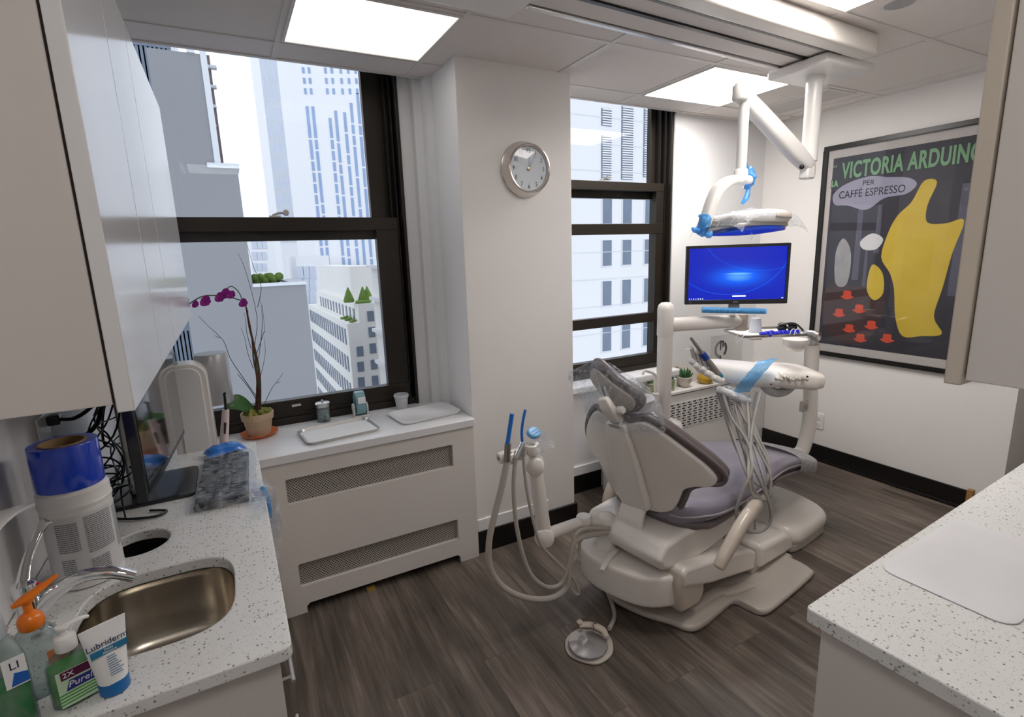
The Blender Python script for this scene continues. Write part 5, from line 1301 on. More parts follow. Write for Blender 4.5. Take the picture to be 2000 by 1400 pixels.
obj('handle_bar', MB().sweep([(lerp(a_, b_, .0), .035, .03), (lerp(a_, b_, .5), .045, .035), (lerp(a_, b_, 1), .035, .028)], 14, 3), M_['white'], t)
# hanging hoses: (pixels down, pixels back up)
HS = [
 ([(1398, 756), (1412, 800), (1432, 860), (1452, 905), (1468, 935), (1490, 950), (1500, 930), (1498, 890), (1480, 850), (1470, 810), (1478, 765)], .0065, .00),
 ([(1404, 762), (1420, 815), (1438, 870), (1460, 930), (1480, 968), (1497, 975), (1505, 955), (1500, 905), (1478, 860), (1455, 820), (1440, 790)], .0065, .02),
 ([(1412, 770), (1428, 815), (1452, 850), (1466, 880), (1468, 920), (1450, 960), (1438, 1000), (1446, 1028), (1470, 1040), (1495, 1032), (1506, 1010), (1500, 975), (1478, 925), (1466, 890), (1470, 830), (1486, 765)], .0072, .05),
 ([(1432, 778), (1445, 830), (1458, 880), (1470, 940), (1474, 1000), (1474, 1034)], .0052, .03),
 ([(1443, 782), (1456, 830), (1474, 880), (1490, 930), (1500, 970), (1505, 960), (1494, 900), (1476, 850), (1466, 800), (1462, 775)], .0062, .01),
 ([(1458, 775), (1462, 820), (1464, 870), (1462, 930), (1467, 960), (1480, 972)], .0075, .035),
 ([(1463, 772), (1470, 830), (1483, 880), (1500, 915), (1506, 945), (1500, 968), (1488, 972)], .0062, .015),
 ([(1418, 768), (1440, 840), (1455, 890), (1463, 925), (1470, 955), (1484, 968)], .0062, -.01),
]
for pts, r, off in HS:
    obj('hose', MB().tube([dp(x, y, off + .30 * min(1, max(0, (y - 780) / 150))) for x, y in pts], r * .95, 10, n=7), M_['hose' if r > .0073 else 'hoseg'], t)
# tray with its things
TZ = 1.035
TC, TR = Vector((3.02, 2.16, TZ)), math.radians(-26)
t = thing('instrument_tray', 'steel tray held over the delivery unit with a cup, gloves and glasses on it', 'tray', TC, TR)
TM_ = Matrix.Translation(TC) @ Matrix.Rotation(TR, 4, 'Z')
mb = MB(); mb.loft([[(x * k, y * k2, z) for x, y in rrect(-.23, .23, -.16, .16, .03, 4)] for k, k2, z in ((.93, .91, 0), (.96, .95, .001), (.985, .98, .014), (1, 1, .017), (.99, .985, .0185), (.965, .955, .015), (.94, .93, .004))])
obj('body', mb, M_['alu'], t, M=TM_)
obj('liner', MB().slab(rrect(-.205, .205, -.135, .135, .02), .007, .0045, .001, smooth=0), M_['paper'], t, M=TM_)
obj('corner_clip', MB().box(-.19, -.12, -.178, -.155, -.008, .006), M_['beige'], t, smooth=30, bevel=.004, M=TM_)
def ont(px, py, z): return at(px, py, z=z)
q = ont(1475, 648, TZ + .008)
tag(obj('plastic_cup', MB().lathe((q.x, q.y, TZ + .009), [(.042, 0), (.042, .003), (.039, .004), (.038, .02), (.037, .022), (.030, .088), (.028, .090), (.001, .090)], 30), mat('milky_cup_plastic', (.72, .74, .80), .4, trans=.3)), 'milky plastic cup turned upside down on the tray over the delivery unit', 'cup')
gm = MB(); q = ont(1520, 652, TZ + .01)
for i in range(9): 
    p = q + Vector((math.cos(TR), math.sin(TR), 0)) * (-.10 + i * .027) + Vector((noise.noise((i, 0, 1)) * .02, noise.noise((i, 2, 1)) * .02, .007)); gm.ball(p, .026, .02, .010 + .004 * (i % 3), 12, 7)
gm.tube([q + Vector((-.06, .0, .01)), q + Vector((-.09, -.01, .006)), q + Vector((-.12, -.03, .006))], .009, 8)
tag(obj('gloves', gm, mat('royal_blue_nitrile', (.01, .02, .55), .35), smooth=60), 'crumpled royal blue gloves on the tray over the delivery unit', 'gloves')
q0, q1 = ont(1520, 640, TZ + .035), ont(1556, 640, TZ + .035)
gls = thing('safety_glasses', 'black safety glasses lying on the blue gloves on the tray', 'glasses', lerp(q0, q1, .5))
e_ = (q1 - q0).normalized()
for s_ in (.2, .75):
    c_ = lerp(q0, q1, s_) + Vector((0, 0, .004))
    obj('lens', MB().lathe(c_, [(.028, -.001), (.03, 0), (.02, .006), (.001, .009)], 24, axis=DN + Vector((0, 0, .3)), sx=1.15), M_['screenoff'], gls, smooth=60)
obj('frame', MB().tube([q0 + Vector((0, 0, .02)), lerp(q0, q1, .5) + Vector((0, -.02, .032)), q1 + Vector((0, 0, .02)), q1 + e_ * .05 + Vector((.01, .02, -.02))], .006, 10).tube([q0 + Vector((0, 0, -.02)), lerp(q0, q1, .5) + Vector((0, -.02, -.018)), q1 + Vector((0, 0, -.02))], .004, 8), M_['blackp'], gls)
lp = MB(); 
for k in range(2):
    c_ = ont(1543 + 8 * k, 650, TZ + .02) + Vector((0, -.02, 0)); lp.tube([c_ + Vector((-.03, 0, -.008)), c_ + Vector((-.02, 0, .02)), c_ + Vector((.01, 0, .026)), c_ + Vector((.03, 0, .0)), c_ + Vector((.035, 0, -.01))], .0022, 7)
w0 = ont(1448, 655, TZ + .019)
lp.tube([w0 + Vector((.03, .02, .0)), w0 + Vector((-.005, -.02, .0)), at(1442, 665, y=w0.y - .02), at(1440, 673, y=w0.y - .02), at(1437, 664, y=w0.y - .01), at(1440, 655, y=w0.y), w0 + Vector((.04, .05, .0))], .0022, 7)
tag(obj('white_cord', lp, M_['paper']), 'thin white elastic loops hanging over the front of the tray', 'cord')

# ---------------------------------------------------------------- cuspidor, monitor pole and arm
t = thing('cuspidor_unit', 'white cuspidor unit with rinse bowl behind the backrest, carrying the monitor pole', 'cuspidor', (2.3, 2.45, 0))
obj('cabinet', MB().box(2.057, 2.30, 2.41, 2.62, .012, .56), M_['white'], t, smooth=30, bevel=.008)
obj('door_panel', MB().box(2.07, 2.29, 2.402, 2.411, .03, .53).box(2.050, 2.058, 2.425, 2.605, .03, .53), M_['white'], t, smooth=30, bevel=.003)
PL = at(1298, 700, y=2.35)
pzb = at(1298, 818, y=2.35).z
obj('column_base', MB().lathe((PL.x, 2.35, 0), [(.10, 0), (.11, .01), (.125, pzb - .14), (.125, pzb - .05), (.112, pzb - .018), (.075, pzb - .004), (.055, pzb + .0), (.001, pzb + .002)], 36).sweep([((PL.x - .14, 2.40, pzb - .12), .2, .12), ((PL.x, 2.36, pzb - .12), .2, .14)], 20, 3), M_['cream'], t, smooth=50)
bw = at(1232, 780, y=2.36)
obj('bowl', MB().lathe((bw.x, 2.36, bw.z - .12), [(.04, 0), (.07, .01), (.10, .04), (.135, .085), (.150, .12), (.152, .128), (.147, .130), (.135, .112), (.09, .07), (.02, .055), (.001, .055)], 40, sy=.85), M_['white'], t, smooth=60)
sa, sb, sc_ = at(1281, 768, y=2.34), at(1279, 735, y=2.34), at(1262, 724, y=2.34)
obj('spout', MB().lathe((sa.x, 2.34, sa.z - .045), [(.024, 0), (.026, .01), (.022, .045), (.016, .05), (.001, .052)], 20).tube([sa, lerp(sa, sb, .6), sb + Vector((.0, 0, .01)), sc_, sc_ + Vector((-.018, 0, -.004)), sc_ + Vector((-.026, 0, -.02))], lambda u: .011 - .004 * u, 12, n=6), M_['cream'], t)
t2 = thing('monitor_pole', 'thick white pole with a rounded top and a side arm carrying the monitor', 'pole', (PL.x, 2.35, pzb))
pzt = at(1297, 590, y=2.35).z
pm = at(1298, 655, y=2.35).z
obj('lower_tube', MB().lathe((PL.x, 2.35, pzb), [(.058, 0), (.058, .006), (.046, .012), (.046, pm - pzb)], 32), M_['cream'], t2, smooth=40)
obj('upper_tube', MB().lathe((PL.x, 2.35, pm), [(.049, 0), (.050, .004), (.050, pzt - pm - .045), (.044, pzt - pm - .018), (.028, pzt - pm - .004), (.001, pzt - pm)], 32), M_['cream'], t2, smooth=60)
# the monitor faces the camera side
MN = Vector((-.62, -.785, 0)).normalized(); MX = Vector((-MN.y, MN.x, 0)); M0 = at(1442, 537, y=2.12)
def mp(px, py, off=0): return onp(px, py, M0 + MN * off, MN)
am0 = Vector((PL.x, 2.35, at(1313, 633, y=2.35).z)); am1 = mp(1448, 626, -.10)
obj('side_arm', MB().sweep([(am0, .075, .085), (lerp(am0, am1, .5), .075, .085), (am1, .07, .078)], 24, 4, side=tuple(MN), power=2.2), M_['cream'], t2, smooth=60)
obj('arm_joint', MB().lathe(am1 + Vector((0, 0, -.06)), [(.035, 0), (.038, .005), (.038, .10), (.03, .106), (.001, .107)], 26), M_['cream2'], t2, smooth=50)
c_ = [mp(*p) for p in ((1340, 478), (1545, 477), (1538, 597), (1340, 590))]
wM = ((c_[1] - c_[0]).dot(MX) + (c_[2] - c_[3]).dot(MX)) / 2; xm0 = ((c_[0] - M0).dot(MX) + (c_[3] - M0).dot(MX)) / 2
zM1 = (c_[0].z + c_[1].z) / 2; zM0 = (c_[2].z + c_[3].z) / 2
MF = Matrix(((MX.x, -MN.x, 0, M0.x), (MX.y, -MN.y, 0, M0.y), (0, 0, 1, 0), (0, 0, 0, 1)))     # x right, y away from viewer, z up
t = thing('monitor', 'black framed monitor with a bright blue desktop above the delivery unit', 'monitor', (M0.x, M0.y, zM0 - .05))
x0, x1 = xm0, xm0 + wM
b_ = .016
obj('bezel', MB().box(x0, x1, .012, .045, zM0, zM1).box(x0, x0 + b_, 0, .012, zM0, zM1).box(x1 - b_, x1, 0, .012, zM0, zM1).box(x0 + b_, x1 - b_, 0, .012, zM1 - b_, zM1).box(x0 + b_, x1 - b_, 0, .012, zM0, zM0 + .026), M_['blackp'], t, smooth=0, bevel=.0015, M=MF)
scm = bpy.data.materials.new('desktop_screen'); scm.use_nodes = True
nt = scm.node_tree; B_ = nt.nodes['Principled BSDF']; N = nt.nodes.new; LK = nt.links.new
B_.inputs['Base Color'].default_value = (.004, .008, .03, 1); B_.inputs['Roughness'].default_value = .25
tc = N('ShaderNodeTexCoord'); sep = N('ShaderNodeSeparateXYZ'); LK(tc.outputs['Generated'], sep.inputs[0])
def mth(op, a, b=None, c=None):
    n = N('ShaderNodeMath'); n.operation = op
    for i, v in enumerate((a, b, c)):
        if v is None: continue
        if isinstance(v, (int, float)): n.inputs[i].default_value = v
        else: LK(v, n.inputs[i])
    return n.outputs[0]
X_, Z_ = sep.outputs['X'], sep.outputs['Z']
def gauss(cx, cz, sx, sz):
    a = mth('POWER', mth('DIVIDE', mth('SUBTRACT', X_, cx), sx), 2); b = mth('POWER', mth('DIVIDE', mth('SUBTRACT', Z_, cz), sz), 2)
    return mth('EXPONENT', mth('MULTIPLY', mth('ADD', a, b), -1))
g1_ = gauss(.52, .44, .24, .16); g2_ = gauss(.52, .50, .12, .012)
def arc(cx, cz, rx, rz, r, w):
    a = mth('POWER', mth('DIVIDE', mth('SUBTRACT', X_, cx), rx), 2); b = mth('POWER', mth('DIVIDE', mth('SUBTRACT', Z_, cz), rz), 2)
    d = mth('ABSOLUTE', mth('SUBTRACT', mth('SQRT', mth('ADD', a, b)), r)); return mth('MAXIMUM', mth('SUBTRACT', 1, mth('DIVIDE', d, w)), 0)
arcs = mth('ADD', mth('MULTIPLY', arc(.42, 1.05, .62, .95, 1, .012), .35), mth('MULTIPLY', arc(.75, 1.35, .62, .80, 1, .014), .25))
v = mth('ADD', mth('MULTIPLY', g1_, .75), mth('ADD', mth('MULTIPLY', g2_, .5), arcs))
cr = N('ShaderNodeValToRGB'); cr.color_ramp.elements[0].color = (.0, .012, .50, 1); cr.color_ramp.elements[1].color = (.18, .60, 1.0, 1)
k = cr.color_ramp.elements.new(.5); k.color = (.0, .12, .95, 1); LK(v, cr.inputs[0])
LK(cr.outputs[0], B_.inputs['Emission Color']); B_.inputs['Emission Strength'].default_value = 1.0
obj('screen', MB().box(x0 + b_, x1 - b_, .009, .0115, zM0 + .026, zM1 - b_), scm, t, smooth=0, M=MF)
ic = MB(); em = emit('screen_icons', (.8, .9, 1), .9)
for i in range(7): xx = x0 + b_ + .008 + i * .0125; ic.box(xx, xx + (.006 if i > 3 else .004), .0082, .0089, zM0 + .030, zM0 + .035)
ic.box(lerp(x0, x1, .47), lerp(x0, x1, .60), .0082, .0089, zM0 + .042, zM0 + .050)
ic.box(x1 - b_ - .016, x1 - b_ - .006, .0082, .0089, zM0 + .030, zM0 + .034)
obj('screen_icons', ic, em, t, smooth=0, M=MF)
RXM = Matrix.Rotation(PI / 2, 4, 'X')
obj('brand_lettering', MB().text('ASUS', .013, Matrix.Translation(((x0 + x1) / 2, -.0003, zM0 + .012)) @ RXM, .0002).text('HDMI', .006, Matrix.Translation((x0 + .03, -.0003, zM0 + .012)) @ RXM, .0002), M_['alu'], t, smooth=0, M=MF)
obj('mount', MB().box((x0 + x1) / 2 - .03, (x0 + x1) / 2 + .03, .02, .05, zM0 - .05, zM0 + .03), M_['greyp'], t, smooth=30, bevel=.004, M=MF)
h0, h1 = mp(1372, 605, .03), mp(1492, 608, .03)
t = thing('handle_bar', 'blue film wrapped handle bar under the blue desktop monitor', 'handle', lerp(h0, h1, .5))
obj('bar', MB().cyl(h0, h1, .0155, .0145, 20), M_['tealp'], t)
obj('film_wrap', MB().cyl(h0 - MX * .003, h1 + MX * .012, .0175, .0165, 18, cap=False), M_['bluefilm'], t)
c0 = lerp(h0, h1, .55); obj('bracket', MB().sweep([(c0 - MN * .0, .03, .02), (c0 - MN * .11 + Vector((0, 0, -.01)), .04, .03)], 14, 3, side=tuple(MX)), M_['cream2'], t)

# ---------------------------------------------------------------- ceiling track and treatment light
YAWT = math.radians(2.4)
TB = at(1372, 0, z=2.42)
TT = Matrix.Translation((2.60, 1.455, 0)) @ Matrix.Rotation(YAWT, 4, 'Z')
t = thing('ceiling_track', 'long white ceiling track with dark slots carrying the treatment light', 'ceiling track', (1.8, 1.6, ZC))
xl_ = -1.76
def tk(nm, mb, m, **k): return obj(nm, mb, m, t, M=TT, **k)
tk('housing', MB().box(xl_ + .1, .0, .03, .335, 2.425, 2.479), M_['grid'], smooth=30, bevel=.006)
tk('side_beam', MB().box(xl_ - .3, .02, -.03, .047, 2.395, 2.479), M_['cream'], smooth=30, bevel=.010, bseg=4)
tk('end_cover', MB().box(xl_ - .3, xl_ + .14, -.02, .36, 2.383, 2.479), M_['white'], smooth=30, bevel=.01, bseg=3)
tk('slot', MB().box(xl_ + .14, -.10, .049, .062, 2.405, 2.426), M_['black'], smooth=0)
tk('slot', MB().box(xl_ + .14, -.10, .165, .183, 2.408, 2.428), M_['black'], smooth=0)
tk('rail', MB().box(xl_ + .14, -.10, .060, .085, 2.410, 2.425), M_['greyp'], smooth=0, bevel=.003)
tk('rail', MB().box(xl_ + .18, -.08, .295, .318, 2.408, 2.425), M_['alu'], smooth=0, bevel=.003)
tk('channel', MB().box(xl_ + .14, -.10, .085, .165, 2.416, 2.425).box(xl_ + .14, -.10, .183, .29, 2.416, 2.425), M_['ceil'], smooth=0)
PX, PYL = at(1591, 165, y=1.66).x, 1.66
t = thing('treatment_light', 'white dental light on a jointed arm hanging from the ceiling track', 'dental light', (PX, PYL, 2.42))
ca = [at(*p, z=2.375) for p in ((1480, 140), (1607, 104), (1703, 140), (1575, 165))]
obj('carriage', MB().box(PX - .16, PX + .20, 1.505, 1.80, 2.365, 2.406), M_['white'], t, smooth=30, bevel=.012, bseg=3)
zpb = at(1580, 345, y=PYL).z; zpt = 2.37
zsl = at(1575, 316, y=PYL).z
obj('drop_tube', MB().lathe((PX, PYL, zpb), [(.001, 0), (.030, .0), (.032, .004), (.032, zsl - zpb), (.036, zsl - zpb + .002), (.036, zpt - zpb - .03), (.043, zpt - zpb - .026), (.043, zpt - zpb)], 30), M_['white'], t, smooth=50)
YL = 1.58
a0 = at(1572, 318, y=PYL - .03); a1 = at(1446, 182, y=YL)
obj('spring_arm', MB().sweep([(a0 + (a0 - a1).normalized() * .03, .055, .05), (a0, .062, .07), (lerp(a0, a1, .25), .062, .082), (lerp(a0, a1, .75), .060, .075), (a1, .052, .060)], 24, 5, side=(.2, 1, 0), power=3), M_['white'], t, smooth=60)
obj('arm_bracket', MB().box(-.03, .03, -.025, .025, -.035, .03), M_['white'], t, smooth=30, bevel=.008, M=Matrix.Translation(at(1576, 335, y=PYL - .03)))
obj('cable_grommet', MB().ball(at(1566, 326, y=PYL - .06), .011, seg=12, rings=8), M_['black'], t)
obj('top_joint', MB().lathe((a1.x, YL, a1.z - .03), [(.026, 0), (.032, .006), (.032, .055), (.022, .068), (.001, .07)], 26), M_['white'], t, smooth=60)
b1 = at(1447, 335, y=YL)
obj('vertical_tube', MB().lathe((b1.x, YL, b1.z), [(.024, 0), (.021, .002), (.021, a1.z - b1.z - .03), (.024, a1.z - b1.z - .01)], 26), M_['white'], t, smooth=50)
obj('collar', MB().lathe((b1.x, YL, b1.z - .04), [(.028, 0), (.029, .004), (.029, .045), (.025, .05), (.001, .05)], 26), M_['white'], t, smooth=50)
yk = [at(1462, 352, y=YL), at(1430, 352, y=YL), at(1405, 368, y=YL), at(1388, 402, y=YL), at(1376, 440, y=YL)]
obj('yoke', MB().sweep([(yk[0], .05, .036), (yk[1], .055, .04), (yk[2], .055, .045), (yk[3], .05, .044), (yk[4], .045, .038)], 24, 6, side=(0, 1, 0), power=3.4), M_['white'], t, smooth=60)
hd0, hd1 = at(1398, 436, y=YL), at(1515, 436, y=YL)
ex = (hd1 - hd0); hl = ex.length
LF = Matrix.Translation(lerp(hd0, hd1, .5)) @ Matrix.Rotation(math.radians(-5), 4, 'X')
HL = [(-.185, -.03), (-.17, -.095), (-.06, -.125), (.10, -.12), (.18, -.075), (.195, 0), (.18, .075), (.10, .12), (-.06, .125), (-.17, .095), (-.185, .03)]
obj('lamp_head', MB().slab(HL, .030, -.012, .028, smooth=3, fn=lambda u, v, w: Vector((u, v, w + .10 * abs(u) * u * 0 + (.0 if w < 0 else .012 * (1 - (u / .2) ** 2))))), M_['white'], t, M=LF, smooth=60)
obj('reflector_rim', MB().slab([(u * .96, v * .94) for u, v in HL], -.010, -.026, .008, smooth=3), M_['alu'], t, M=LF, smooth=60)
obj('lens', MB().slab([(u * .88, v * .90) for u, v in HL], -.024, -.040, .003, smooth=3), mat('deep_blue_lens', (.005, .06, .60), .2, coat=.6), t, M=LF, smooth=60)
obj('grip', MB().sweep([((.02, -.128, .016), .012, .020), ((.10, -.128, .015), .014, .024), ((.16, -.095, .012), .012, .016)], 12, 4), M_['cream2'], t, M=LF)
obj('pivot', MB().cyl(yk[4] + Vector((.0, 0, .02)), hd0 + Vector((.02, 0, .0)), .016, seg=16), M_['alu'], t)
# films on the light
def wrap(name, c, rx, ry, rz, m, label, sd, amp=.012, tail=None):
    w = MB(); V = []
    for i in range(21):
        row = []; a = 2 * PI * i / 20
        for j in range(13):
            b = -PI / 2 + PI * j / 12; p = Vector((rx * math.cos(b) * math.cos(a), ry * math.cos(b) * math.sin(a), rz * math.sin(b)))
            p += noise.noise_vector(p * 38 + Vector((sd, 0, 0))) * amp; row.append(w.bm.verts.new(Vector(c) + p))
        V.append(row)
    for i in range(20):
        for j in range(12): w.bm.faces.new((V[i][j], V[i + 1][j], V[i + 1][j + 1], V[i][j + 1]))
    if tail:
        for tl in tail:
            w.tube(tl, lambda u: +.003 + .009 * math.sin(PI * (u * .8 + .1)), 7, n=5)
    return obj(name, w, m, t, smooth=60)
wrap('blue_film', at(1463, 348, y=YL), .024, .028, .045, M_['bluefilm'], '', 1, .02, [[at(1462, 365, y=YL), at(1458, 385, y=YL - .01), at(1449, 378 + 20, y=YL - .01)], [at(1461, 340, y=YL), at(1456, 325, y=YL), at(1452, 314, y=YL)]])
wrap('blue_film', at(1374, 440, y=YL), .026, .026, .055, M_['bluefilm'], '', 5, .022, [[at(1372, 450, y=YL), at(1360, 450, y=YL), at(1352, 446, y=YL)], [at(1376, 455, y=YL), at(1385, 460, y=YL), at(1390, 452, y=YL)]])
o = obj('clear_film', crumple(MB(), -.21, .215, -.14, .14, lambda x, y: .046 - .05 * max(0, (abs(x) / .2)) ** 5 - .04 * (abs(y) / .14) ** 5, 40, 26, .008, 30), M_['clear'], t, smooth=60, M=LF)

# ---------------------------------------------------------------- radiator under the right window and its ornaments
t = thing('radiator_cover', 'low white radiator cabinet with a slotted grille under the right window', 'radiator cover', (2.9, 2.68, 0))
RYF = 2.64
zt = .588
obj('panel', MB().box(2.32, 3.725, RYF, 2.77, 0, zt - .03), M_['white'], t, smooth=0, bevel=.003)
obj('gap', MB().box(2.32, 3.725, RYF + .003, 2.76, zt - .03, zt - .022), M_['black'], t, smooth=0)
obj('top', MB().box(2.31, 3.725, RYF - .012, 2.772, zt - .022, zt), M_['white'], t, smooth=30, bevel=.004)
gx0, gx1 = at(1308, 800, y=RYF).x, at(1425, 790, y=RYF).x + .1
gz0, gz1 = at(1345, 828, y=RYF).z - .01, at(1345, 783, y=RYF).z
gr = MB(); gr.box(gx0, gx1, RYF - .0005, RYF + .003, gz0, gz1, mi=1)
nc = 13; 
for i in range(nc + 1): xx = lerp(gx0, gx1, i / nc); gr.box(xx - .006, xx + .006, RYF - .004, RYF - .0005, gz0, gz1)
nr = 10
for j in range(nr + 1): zz = lerp(gz0, gz1, j / nr); gr.box(gx0, gx1, RYF - .0035, RYF - .0005, zz - .0038, zz + .0038)
for i in range(nc):
    xm = lerp(gx0, gx1, (i + .5) / nc)
    for j in range(nr): 
        zz = lerp(gz0, gz1, j / nr); off = .012 if j % 2 else -.012
        gr.box(xm + off - .003, xm + off + .003, RYF - .0035, RYF - .0005, zz, zz + (gz1 - gz0) / nr)
obj('grille', gr, [M_['white'], M_['black']], t, smooth=0)
yp = 2.69
def spot(px, py=None, y=yp): q = at(px, 745, y=y); return Vector((q.x, y, zt))
def striped_cup(px, label, y=yp):
    c = spot(px, y=y); t = thing('striped_pot', label, 'plant pot', c, group='green striped cups with cactus')
    mb = MB()
    for i in range(7):
        mb.lathe((c.x, y, zt + i * .012), [(.030, 0), (.031, .001), (.031, .006), (.030, .007)], 24, cap=(i == 0), mi=0)
        mb.lathe((c.x, y, zt + i * .012 + .007), [(.0295, 0), (.0295, .005)], 24, cap=(i == 6), mi=1)
    obj('cup', mb, [mat('olive_stripe', (.16, .19, .06), .5), M_['pot']], t, smooth=40)
    cm = MB()
    for k in range(7): a = k * .9; cm.ball((c.x + .014 * math.cos(a), y + .014 * math.sin(a), zt + .09), .011, .011, .013, 9, 6)
    obj('cactus', cm, M_['succ'], t, smooth=60)
striped_cup(1270, 'striped green cup with a small cactus, left of the monitor pole', 2.68)
striped_cup(1309, 'striped green cup with a small cactus, right of the monitor pole', 2.69)
c = spot(1337, y=2.70); t = thing('succulent_pot', 'cream faceted bowl with a green succulent on the low radiator cabinet', 'potted plant', c)
obj('pot', MB().lathe((c.x, 2.70, zt), [(.022, 0), (.030, .004), (.052, .045), (.056, .075), (.053, .078), (.050, .070), (.001, .068)], 10), M_['pot'], t, smooth=15)
sm2 = MB(); rnd = random.Random(4)
for k in range(22):
    a = k * 2.4; r0 = .006 + .0018 * k; tip_ = Vector((math.cos(a) * (r0 + .02), math.sin(a) * (r0 + .02), .10 + .045 * (1 - k / 24)))
    b0 = Vector((math.cos(a) * r0 * .5, math.sin(a) * r0 * .5, .07)); mid = (b0 + tip_) / 2 + Vector((math.cos(a), math.sin(a), 0)) * .008
    sm2.tube([Vector((c.x, 2.70, zt)) + p for p in (b0, mid, tip_)], lambda u: .0075 * math.sin(PI * min(.98, u * .8 + .2)), 6, n=3)
obj('leaves', sm2, M_['succ'], t)
c = spot(1377, y=2.69); t = thing('mustard_vase', 'small mustard yellow pot behind the instrument holders', 'vase', c)
obj('body', MB().lathe((c.x, 2.69, zt), [(.035, 0), (.052, .01), (.062, .035), (.056, .06), (.036, .078), (.034, .085), (.030, .08), (.001, .07)], 28), M_['mustard'], t, smooth=60)
obj('teal_leaf', MB().tube([(c.x - .02, 2.69, zt + .07), (c.x - .03, 2.69, zt + .10), (c.x - .02, 2.68, zt + .125)], .008, 8), mat('teal_leaf', (.03, .20, .16), .5), t)
# back shelf of the sill, figurine and acrylic sign
tag(obj('sill_block', MB().box(at(1316, 720, y=2.75).x, 2.96, 2.735, 2.772, zt, zt + .06), M_['white'], smooth=0, bevel=.003), 'low white block on the back edge of the radiator cabinet, under the figurine', 'block')
f = at(1322, 712, y=2.755); fz = zt + .06
t = thing('figurine', 'tiny glass figurine with a brown cap on the low block by the window', 'figurine', (f.x, 2.752, fz))
obj('body', MB().lathe((f.x, 2.752, fz), [(.014, 0), (.014, .004), (.006, .012), (.008, .03), (.012, .045), (.006, .056), (.008, .066), (.006, .074), (.001, .075)], 18), clr, t, smooth=60)
obj('cap', MB().lathe((f.x, 2.752, fz + .074), [(.015, 0), (.014, .006), (.008, .012), (.001, .014)], 18), M_['card'], t, smooth=60)
obj('base_patch', MB().box(f.x - .005, f.x + .005, 2.737, 2.739, fz + .01, fz + .025), mat('pink_patch', (.6, .2, .18), .5), t, smooth=0)
aq = at(1410, 690, y=2.70); az = zt
t = thing('acrylic_sign', 'clear acrylic block with a dark ring shaped logo on the low radiator cabinet', 'sign', (aq.x, 2.70, az))
ztop = at(1410, 655, y=2.70).z
obj('block', MB().box(at(1391, 680, y=2.70).x, at(1440, 680, y=2.70).x + .06, 2.70, 2.715, az, ztop), glass_pane('acrylic', (.93, .93, .92)), t, smooth=0)
lc = at(1408, 682, y=2.698); lg = MB()
def arcs_(r0, r1, a0, a1, mi): 
    P = []; n_ = 22
    for k in range(n_ + 1): a = math.radians(lerp(a0, a1, k / n_)); P.append((r1 * math.cos(a), r1 * math.sin(a)))
    for k in range(n_, -1, -1): a = math.radians(lerp(a0, a1, k / n_)); P.append((r0 * math.cos(a), r0 * math.sin(a)))
    lg.prism([(lc.x + x, 2.698, lc.z + y) for x, y in P], (0, .0015, 0), mi)
sR = (at(1420, 682, y=2.698).x - at(1397, 682, y=2.698).x) / 2
arcs_(sR * .72, sR * 1.05, 100, 262, 0); arcs_(sR * .72, sR * 1.05, -50, 50, 1)
for a_, b2, c2, d2 in ((-.15, .05, -.1, 1.05), (.05, .35, .78, 1.0), (.25, .45, .2, 1.0), (-.15, .1, -1.2, -.75)): lg.box(lc.x + a_ * sR, lc.x + b2 * sR, 2.698, 2.6995, lc.z + c2 * sR, lc.z + d2 * sR, mi=1)
obj('logo', lg, [mat('logo_grey', (.25, .25, .26), .4), mat('logo_dark', (.05, .055, .06), .4)], t, smooth=0)
# ---------------------------------------------------------------- clock
c0 = at(1029, 330, y=2.36)
CR = .115
CXk, CZk = 1.383, 2.003
t = thing('wall_clock', 'round steel wall clock on the pillar between the windows', 'clock', (CXk, 2.388, CZk))
obj('case', MB().lathe((CXk, 2.388, CZk), [(.135, 0), (.135, .005), (.131, .010), (.122, .040), (.118, .054), (.112, .057), (.107, .054), (.104, .036), (.001, .036)], 56, axis=(0, -1, 0)), M_['clockm'], t, smooth=25)
obj('face', MB().lathe((CXk, 2.349, CZk), [(.1035, 0), (.1035, .001), (.001, .0012)], 48, axis=(0, -1, 0)), mat('silver_dial', (.84, .84, .85), .5), t, smooth=0)
nm = MB(); RXW = Matrix.Rotation(PI / 2, 4, 'X')
for h in range(1, 13):
    a = math.radians(90 - 30 * h); nm.text(str(h), .030, Matrix.Translation((CXk + .085 * math.cos(a), 2.3472, CZk + .085 * math.sin(a))) @ RXW, .0003, sx=.8)
    nm.box(CXk + .067 * math.cos(a) - .001, CXk + .067 * math.cos(a) + .001, 2.3468, 2.3475, CZk + .067 * math.sin(a) - .001, CZk + .067 * math.sin(a) + .001)
obj('numerals', nm, M_['ink'], t, smooth=0)
def hnd(a, l, w): 
    a = math.radians(a); d = Vector((math.cos(a), 0, math.sin(a))); n = Vector((-d.z, 0, d.x)); c = Vector((CXk, 2.345, CZk)); return MB().prism([c - d * .012 - n * w, c + d * l - n * w * .5, c + d * l + n * w * .5, c - d * .012 + n * w], (0, -.0012, 0))
pale = mat('pale_hand', (.72, .72, .74), .3)
obj('hour_hand', hnd(62, .045, .0025), pale, t, smooth=0); obj('minute_hand', hnd(58, .075, .0018), pale, t, smooth=0); obj('second_hand', hnd(88, .05, .0006), M_['ink'], t, smooth=0)
obj('hub', MB().lathe((CXk, 2.345, CZk), [(.007, 0), (.007, .004), (.001, .005)], 18, axis=(0, -1, 0)), mat('brass_hub', (.5, .38, .25), .3, metal=1), t)
obj('glass', MB().lathe((CXk, 2.341, CZk), [(.104, 0), (.104, .001), (.06, .004), (.001, .006)], 40, axis=(0, -1, 0)), glass_pane('clock_glass'), t, smooth=60)

